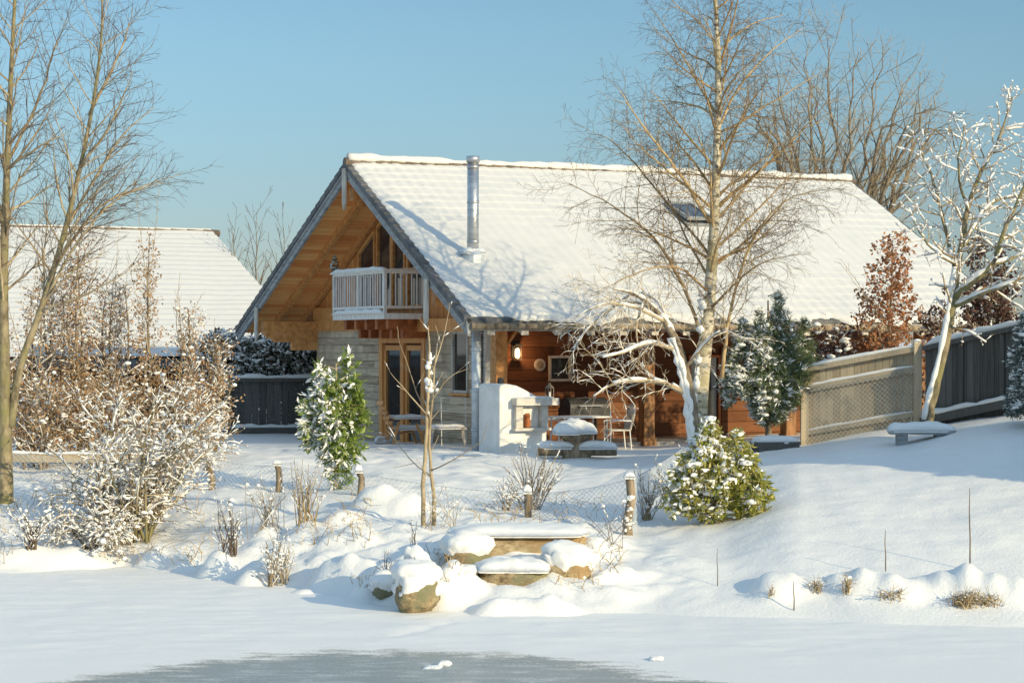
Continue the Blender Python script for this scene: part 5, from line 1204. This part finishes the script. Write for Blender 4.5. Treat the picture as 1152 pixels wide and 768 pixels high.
evergreen('bushy green pine with clumps of snow between the birch and board fence', 'pine_tree', 'tree', b, [(.45,.25),(.75,.72),(1.3,.98),(1.9,.92),(2.35,.75),(2.8,.42),(3.2,.12)], 2100, 'needle', 16, (.07,.15), .13, 0, .42, (.02,.09), 0, .75, snow_leaf=6, inner=.15, tr=.075, seedk=2, outw=.35, side=-.6, subs=[(0,0,.45,2.2,.95,.5),(.2,.1,1.2,3.1,.42,.4),(-.5,0,1.0,2.55,.42,.4),(.72,0,1.1,2.6,.36,.4),(-.2,-.3,.9,2.75,.36,.4),(.45,-.2,.8,2.3,.45,.4),(-.75,.1,.8,1.9,.3,.5)])
b = gp(1163,38.0)
evergreen('blue green spruce with snowy boughs at the right edge', 'spruce_tree', 'tree', b, [(.2,.6),(.6,.58),(1.2,.45),(1.8,.26),(2.3,.05)], 900, 'needle_blue', 16, (.06,.12), .14, .1, .45, (.02,.08), 0, .0, snow_leaf=5, inner=.2, seedk=4)
b = gp(378,38.2)
evergreen('tall leafy laurel, snowy on its left and bright green on its right', 'laurel_bush', 'bush', b, [(.1,.40),(.5,.52),(1.0,.55),(1.5,.52),(1.9,.36),(2.2,.22),(2.48,.05)], 560, 'leaf_laurel', 7, (.10,.19), .28, .35, .62, (.02,.07), .1, .1, snow_leaf=4, inner=.1, bark='twig_tan', side=-.95, seedk=6, outw=.25, sl_out=.3, subs=[(.05,0,.05,1.6,.44,.5),(.16,0,.9,2.5,.24,.45),(-.24,.0,.8,2.3,.30,.5),(.36,-.1,.5,2.1,.28,.5),(-.05,-.2,.6,2.1,.3,.5),(-.5,0,.7,1.85,.22,.5),(.3,.1,1.2,2.3,.2,.5)])
b = gp(808,34.0)
evergreen('round rhododendron with yellow green leaves and a hood of snow', 'rhododendron_bush', 'bush', b, [(.02,.62),(.3,.80),(.65,.78),(1.0,.60),(1.3,.36),(1.62,.12)], 900, 'leaf_rhodo', 9, (.07,.14), .34, .35, .55, (.02,.085), .1, 0., snow_leaf=3, inner=.3, bark='twig_tan', side=-.7, seedk=8, outw=.4, sl_out=.4, subs=[(-.1,0,.02,1.3,.62,.5),(.42,-.05,.02,1.15,.46,.5),(-.46,-.05,.1,1.2,.38,.55),(-.12,0,.5,1.62,.40,.55),(.28,.1,.4,1.45,.42,.55),(.64,0,.05,.85,.26,.5),(-.66,0,.05,.7,.24,.5)])
b = Vector((13.5,33.2,2.2))
b = Vector((13.4,32.5,2.2))
evergreen('large snowy spruce just outside the picture on the right', 'spruce_tree', 'tree', b, [(.2,2.0),(1.5,2.0),(3,1.7),(4.2,1.0),(5.0,.1)], 2200, 'needle_blue', 14, (.25,.5), .35, .2, .5, (.12,.25), 0, .0, inner=.1, tr=.2, seedk=10)
# snowy hedge above the dark fence on the left
P = Plant('dense hedge heaped with bluish snow above the dark left fence', 'hedge', 'evergreen_hedge', tuple(px(300,490,61.4)))
T = np.stack([nrg.uniform(-9.3,-4.6,5200), nrg.uniform(60.8,62.6,5200), np.zeros(5200)],1); top = 3.75+.45*fbm(T[:,0]*1.2, T[:,1], 3, 91)+.25*np.clip((T[:,0]+8.5)/2,-1,.6)
T[:,2] = 1.3+(top-1.3)*nrg.random(5200)**.5
scatter_leaves(P.m('foliage'), np.repeat(T,3,0)+nrg.normal(0,.06,(15600,3)), .10, .2, .45, .3)
S = T[nrg.random(5200) < .6]; scatter_blobs(P.m('snow'), S, .025, .10, .6); scatter_leaves(P.m('snow'), np.repeat(S,6,0)+nrg.normal(0,.07,(len(S)*6,3)), .08,.2,.4,.1,flatness=.2)
for x in np.arange(-9.1,-4.7,.45): P.m('stems').tube([(x,61.6,.9),(x+.05,61.6,2),(x,61.7,3.2)], [.03,.02,.01], 5)
P.finish(dict(foliage='leaf_ivy', snow='snow', stems='bark_brown'))

# big snow covered shrub on the left bank
P = Plant('sprawling bare shrub weighed down with snow on the left bank', 'shrub', 'snowy_shrub', tuple(gp(140,36.6)))
sc_ = [MT(n=lambda L: 7.5*L, t0=.15, t1=1, ang=(25,65), len=(.35,.8), shape=lambda t: 1-.3*t, rr=.55, rmax=.012, seg=5, wig=.2, grav=-.02, part='twigs', sides=4, rend=.4, rmin=.0045, snow=.48, snow_t=.016),
       MT(n=lambda L: 7.5*L, t0=.1, t1=1, ang=(25,70), len=(.12,.34), rr=.6, rmax=.007, seg=3, wig=.25, grav=-.05, part='twigs', sides=3, rend=.6, rmin=.0035, tips=1, snow=.45, snow_t=.013)]
rn = P.rn
for k in range(38):
    bx = rn.choice([112,128,140,152,165]); b = gp(bx, 36.6+rn.uniform(-.5,.5)); tx = rn.uniform(50,256); ty = 428+abs(tx-170)*.33+rn.uniform(0,100)
    if tx < 90: ty = rn.uniform(500,600)
    e = px(tx, ty, 36.6+rn.uniform(-1.3,1.0)); mid = b.lerp(e,.5)+Vector((rn.gauss(0,.1),rn.gauss(0,.1),.18+.1*rn.random()))
    pts = along([b-Vector((0,0,.1)), b.lerp(mid,.5)+Vector((0,0,.05)), mid, mid.lerp(e,.5)+Vector((0,0,.08)), e], 3)
    limb(P, pts, lerp_r([.026,.022,.016,.011,.005], len(pts)), sc_, 0, 'stems', 6, snow=.6, snow_t=.03)
for k in range(16):                                       # lower stems pushed out over the ice edge
    b = gp(rn.uniform(95,150), 35.8); a = rn.uniform(-2.6,-.5); e = b+Vector((math.cos(a)*rn.uniform(.6,1.3), math.sin(a)*.8, rn.uniform(.0,.35))); e.z = max(e.z, hz(e.x,e.y)+.1)
    pts = along([b, b.lerp(e,.5)+Vector((0,0,.28)), e], 4); limb(P, pts, lerp_r([.016,.012,.005], len(pts)), sc_, 0, 'stems', 5, snow=.7, snow_t=.03)
T = np.array(P.tips); i1 = nrg.random(len(T)) < .16; scatter_blobs(P.m('snow'), T[i1]+nrg.normal(0,.01,(i1.sum(),3)), .010, .05, .75)
i2 = nrg.random(len(T)) < .15; scatter_leaves(P.m('leaves'), T[i2], .03, .06, .5, .4)
P.finish(dict(stems='bark_olive', twigs='twig_tan', snow='snow', leaves='leaf_brown'))
def twiggy(label, name, xi, Y, hpx, wpx, n, mats, cat='shrub', snow=.5, group=None, spread=.25, blobs=.3, ang=(20,50), r0=.010, tl=(.12,.3), dens=6, sblob=(.008,.036), arch=0.):
    b = gp(xi, Y); k = Y/FPX; P = Plant(label, cat, name, tuple(b), group); rn = P.rn
    c = [MT(n=lambda L: dens*L, t0=.25, t1=1, ang=ang, len=tl, rr=.6, rmax=r0*.6, seg=3, wig=.15, grav=.03, part='twigs', sides=3, rend=.6, rmin=.003, tips=1, snow=snow*.6, snow_t=.012)]
    for i in range(n):
        o = Vector((rn.uniform(-1,1)*wpx*k*.5*spread, rn.uniform(-.6,.6)*wpx*k*.5*spread, 0)); h = hpx*k*rn.uniform(.35,1); t = Vector((rn.uniform(-1,1)*wpx*k*.5, rn.uniform(-1,1)*wpx*k*.35, h))
        s = b+o; s.z = hz(s.x,s.y)-.05; e = b+t; mid = s.lerp(e,.5)+Vector((rn.gauss(0,.02),0,.04+arch*h))
        pts = along([s, mid, e], 4); limb(P, pts, lerp_r([r0,r0*.7,r0*.35], len(pts)), c, 0, 'stems', 4, snow=snow*.5, snow_t=.014)
    T = np.array(P.tips)
    if blobs and len(T): scatter_blobs(P.m('snow'), T[nrg.random(len(T)) < blobs], *sblob, .8)
    P.finish(mats)
tw = dict(stems='twig_tan', twigs='twig_tan', snow='snow'); td = dict(stems='twig_dark', twigs='twig_dark', snow='snow'); dg = dict(stems='dry_grass', twigs='dry_grass', snow='snow')
twiggy('bare reddish shrub with a snowy foot behind the short post near the slab', 'bare_shrub', 598, 36.2, 78, 85, 34, dict(stems='bark_brown', twigs='twig_tan', snow='snow'), r0=.011, blobs=.12)
twiggy('tiny snow covered shrub at the left foot of the bare reddish shrub', 'bare_shrub', 570, 36.0, 34, 40, 22, tw, blobs=.5, snow=.8)
twiggy('small dark snow covered shrub crouching at the left edge of the ice', 'snowy_shrub', 36, 34.8, 44, 52, 30, td, blobs=.5, snow=.9, arch=.1)
twiggy('frosted shrub against the mesh to the right of the tallest fence post', 'bare_shrub', 728, 34.8, 60, 46, 22, tw, blobs=.45, snow=.8)
twiggy('snowy bramble at the left of the rhododendron under the birch', 'bare_shrub', 752, 35.6, 58, 40, 20, tw, blobs=.6, snow=.8)
twiggy('dead tall stems between the sprawling shrub and the laurel', 'dry_stems', 346, 34.6, 76, 40, 26, dg, 'grass tuft', blobs=.10, snow=.3, r0=.008, dens=4, spread=.6)
twiggy('thicket of fine frosted stems left of the dead tall stems', 'dry_stems', 300, 35.0, 60, 50, 26, tw, 'grass tuft', blobs=.25, snow=.5, r0=.006, dens=4, spread=.8)
twiggy('dark snow laced tuft standing at the ice edge below the left posts', 'grass_tuft', 258, 33.5, 66, 34, 20, td, 'grass tuft', blobs=.35, snow=.7, r0=.008, spread=.5)
twiggy('brown snow clad tuft nearest the ice, left of the hidden stones', 'grass_tuft', 313, 32.3, 62, 40, 24, dict(stems='twig_tan', twigs='twig_tan', snow='snow'), 'grass tuft', blobs=.5, snow=.8, r0=.009, spread=.6)
twiggy('frosted weed in front of the pointed grey stone', 'grass_tuft', 438, 30.6, 40, 18, 9, td, 'grass tuft', blobs=.4, snow=.6, r0=.006)
twiggy('dark weed poking from the snow above the pointed stone', 'grass_tuft', 464, 31.5, 40, 10, 5, td, 'grass tuft', blobs=.25, snow=.5, r0=.006)
twiggy('fine dry stems around the foot of the young tree', 'dry_stems', 497, 34.0, 58, 54, 16, dg, 'grass tuft', blobs=.2, snow=.5, r0=.005, dens=3, spread=.9)
twiggy('thin frosted twigs rising right of the broad slab', 'dry_stems', 683, 31.8, 46, 52, 9, td, 'grass tuft', blobs=.12, snow=.3, r0=.005, dens=4, spread=.8)
# brown grass showing under the snow hoods on the right
for lab, x, y, h, w_, n in (('widest brown grass clump under the snow hoods at the right',1086,684,20,34,70),('brown grass peeping out beside the widest clump, nearer the right edge',1112,682,14,24,40),('upright pale tuft between the snow hoods',954,668,26,13,26),('small dark grass patch under the first snow hood',917,668,16,15,26),
      ('low brown grass patch in the middle of the snow hoods',1002,676,12,24,34),('tiny grass patch left of the first hood',868,672,12,8,10)):
    p = hit(x, y); twiggy(lab, 'grass_tuft', x, p.y+.02, h*.85, w_*1.35, int(n*.7), dg, 'grass tuft', blobs=.05, snow=.1, r0=.006, group='brown grass tufts along the right bank', dens=5, spread=.75, arch=.25)
# thin sticks standing in the snow
for lab, x, yt, yb, Y, r in (('tallest bare stick standing on the right snow bank',1091,550,643,29.85,.011),('shorter stick on the bank left of the tallest one',996,595,645,29.75,.009),('short stick at the ice edge before the first snow hood',893,655,688,28.75,.009),('thin stick on the bank below the rhododendron',807,620,662,30.0,.007)):
    b = gp(x, Y); m = MB(); hh = (yb-yt)*Y/FPX; m.tube([b-Vector((0,0,.1)), b+Vector((.006,0,hh*.4)), b+Vector((-.004,.01,hh*.7)), b+Vector((0,0,hh))], [r,r*.9,r*.7,r*.4], 6)
    tag(m.build('stick', M['twig_dark'], None, True), lab, 'stick')
# young two-stemmed tree in the middle
Yy = 34.3
P = Plant('young slim tree with two tan stems and snow in its fork', 'tree', 'young_tree', tuple(gp(481,Yy)))
yc = [MT(n=lambda L: 2.2*L, t0=.3, t1=1, ang=(25,50), len=(.25,.7), rr=.5, rmax=.009, seg=4, wig=.08, grav=.03, part='branches', sides=4, rend=.4, rmin=.004, snow=.25, snow_t=.012, tips=1)]
for lst, rs in (([(478,612),(476,560),(479,500),(482,440),(483,400),(482,366)],[.045,.036,.03,.026,.02,.006]), ([(487,612),(488,560),(483,500),(487,440),(492,385)],[.04,.03,.024,.018,.005]), ([(481,470),(465,430,.2),(447,375,.3)],[.014,.010,.004]), ([(482,455),(505,425,-.2),(526,415,-.3)],[.013,.009,.004]),
      ([(484,470),(462,445,-.2),(438,418,-.3)],[.013,.009,.004]), ([(484,530),(505,520,-.3),(528,505,-.4),(548,492,-.5)],[.012,.010,.007,.003]), ([(484,535),(460,515,.3),(445,495,.5),(434,482,.6)],[.011,.008,.006,.003]), ([(483,430),(500,375,.2),(506,340,.3)],[.012,.008,.003])):
    path(P, lst, Yy, rs, yc if rs[0] > .02 else yc, 0, 'trunk' if rs[0] > .02 else 'branches', 7, snow=.15, t=.012, jit=.006)
scatter_blobs(P.m('snow'), [tuple(px(484+rnd.gauss(0,3),rnd.uniform(396,440),Yy)) for _ in range(26)], .02, .05, 1.)
P.finish(dict(trunk='twig_tan', branches='twig_tan', snow='snow'))
# sparse dead stems all over the left bank: nobody could count them
m = MB()
for k in range(1500):
    x, y = rnd.uniform(-10,700), rnd.uniform(560,665)
    if vnoise(x*.02, y*.03, 5) < .0: continue
    p = hit(x, y, 28)
    if p.z < .06: continue
    h = rnd.uniform(.08,.35); d = Vector((rnd.gauss(0,.6),rnd.gauss(0,.5),1)).normalized()
    m.tube([p-Vector((0,0,.03)), p+d*h*.6, p+d*h+Vector((rnd.gauss(0,.1),0,-.05*h-rnd.random()*.06))], [.006,.005,.003], 3, False)
tag(m.build('dead_weeds', M['dry_grass']), 'thin dead weeds sprinkled over the snowy left bank', 'weeds', None, 'stuff')
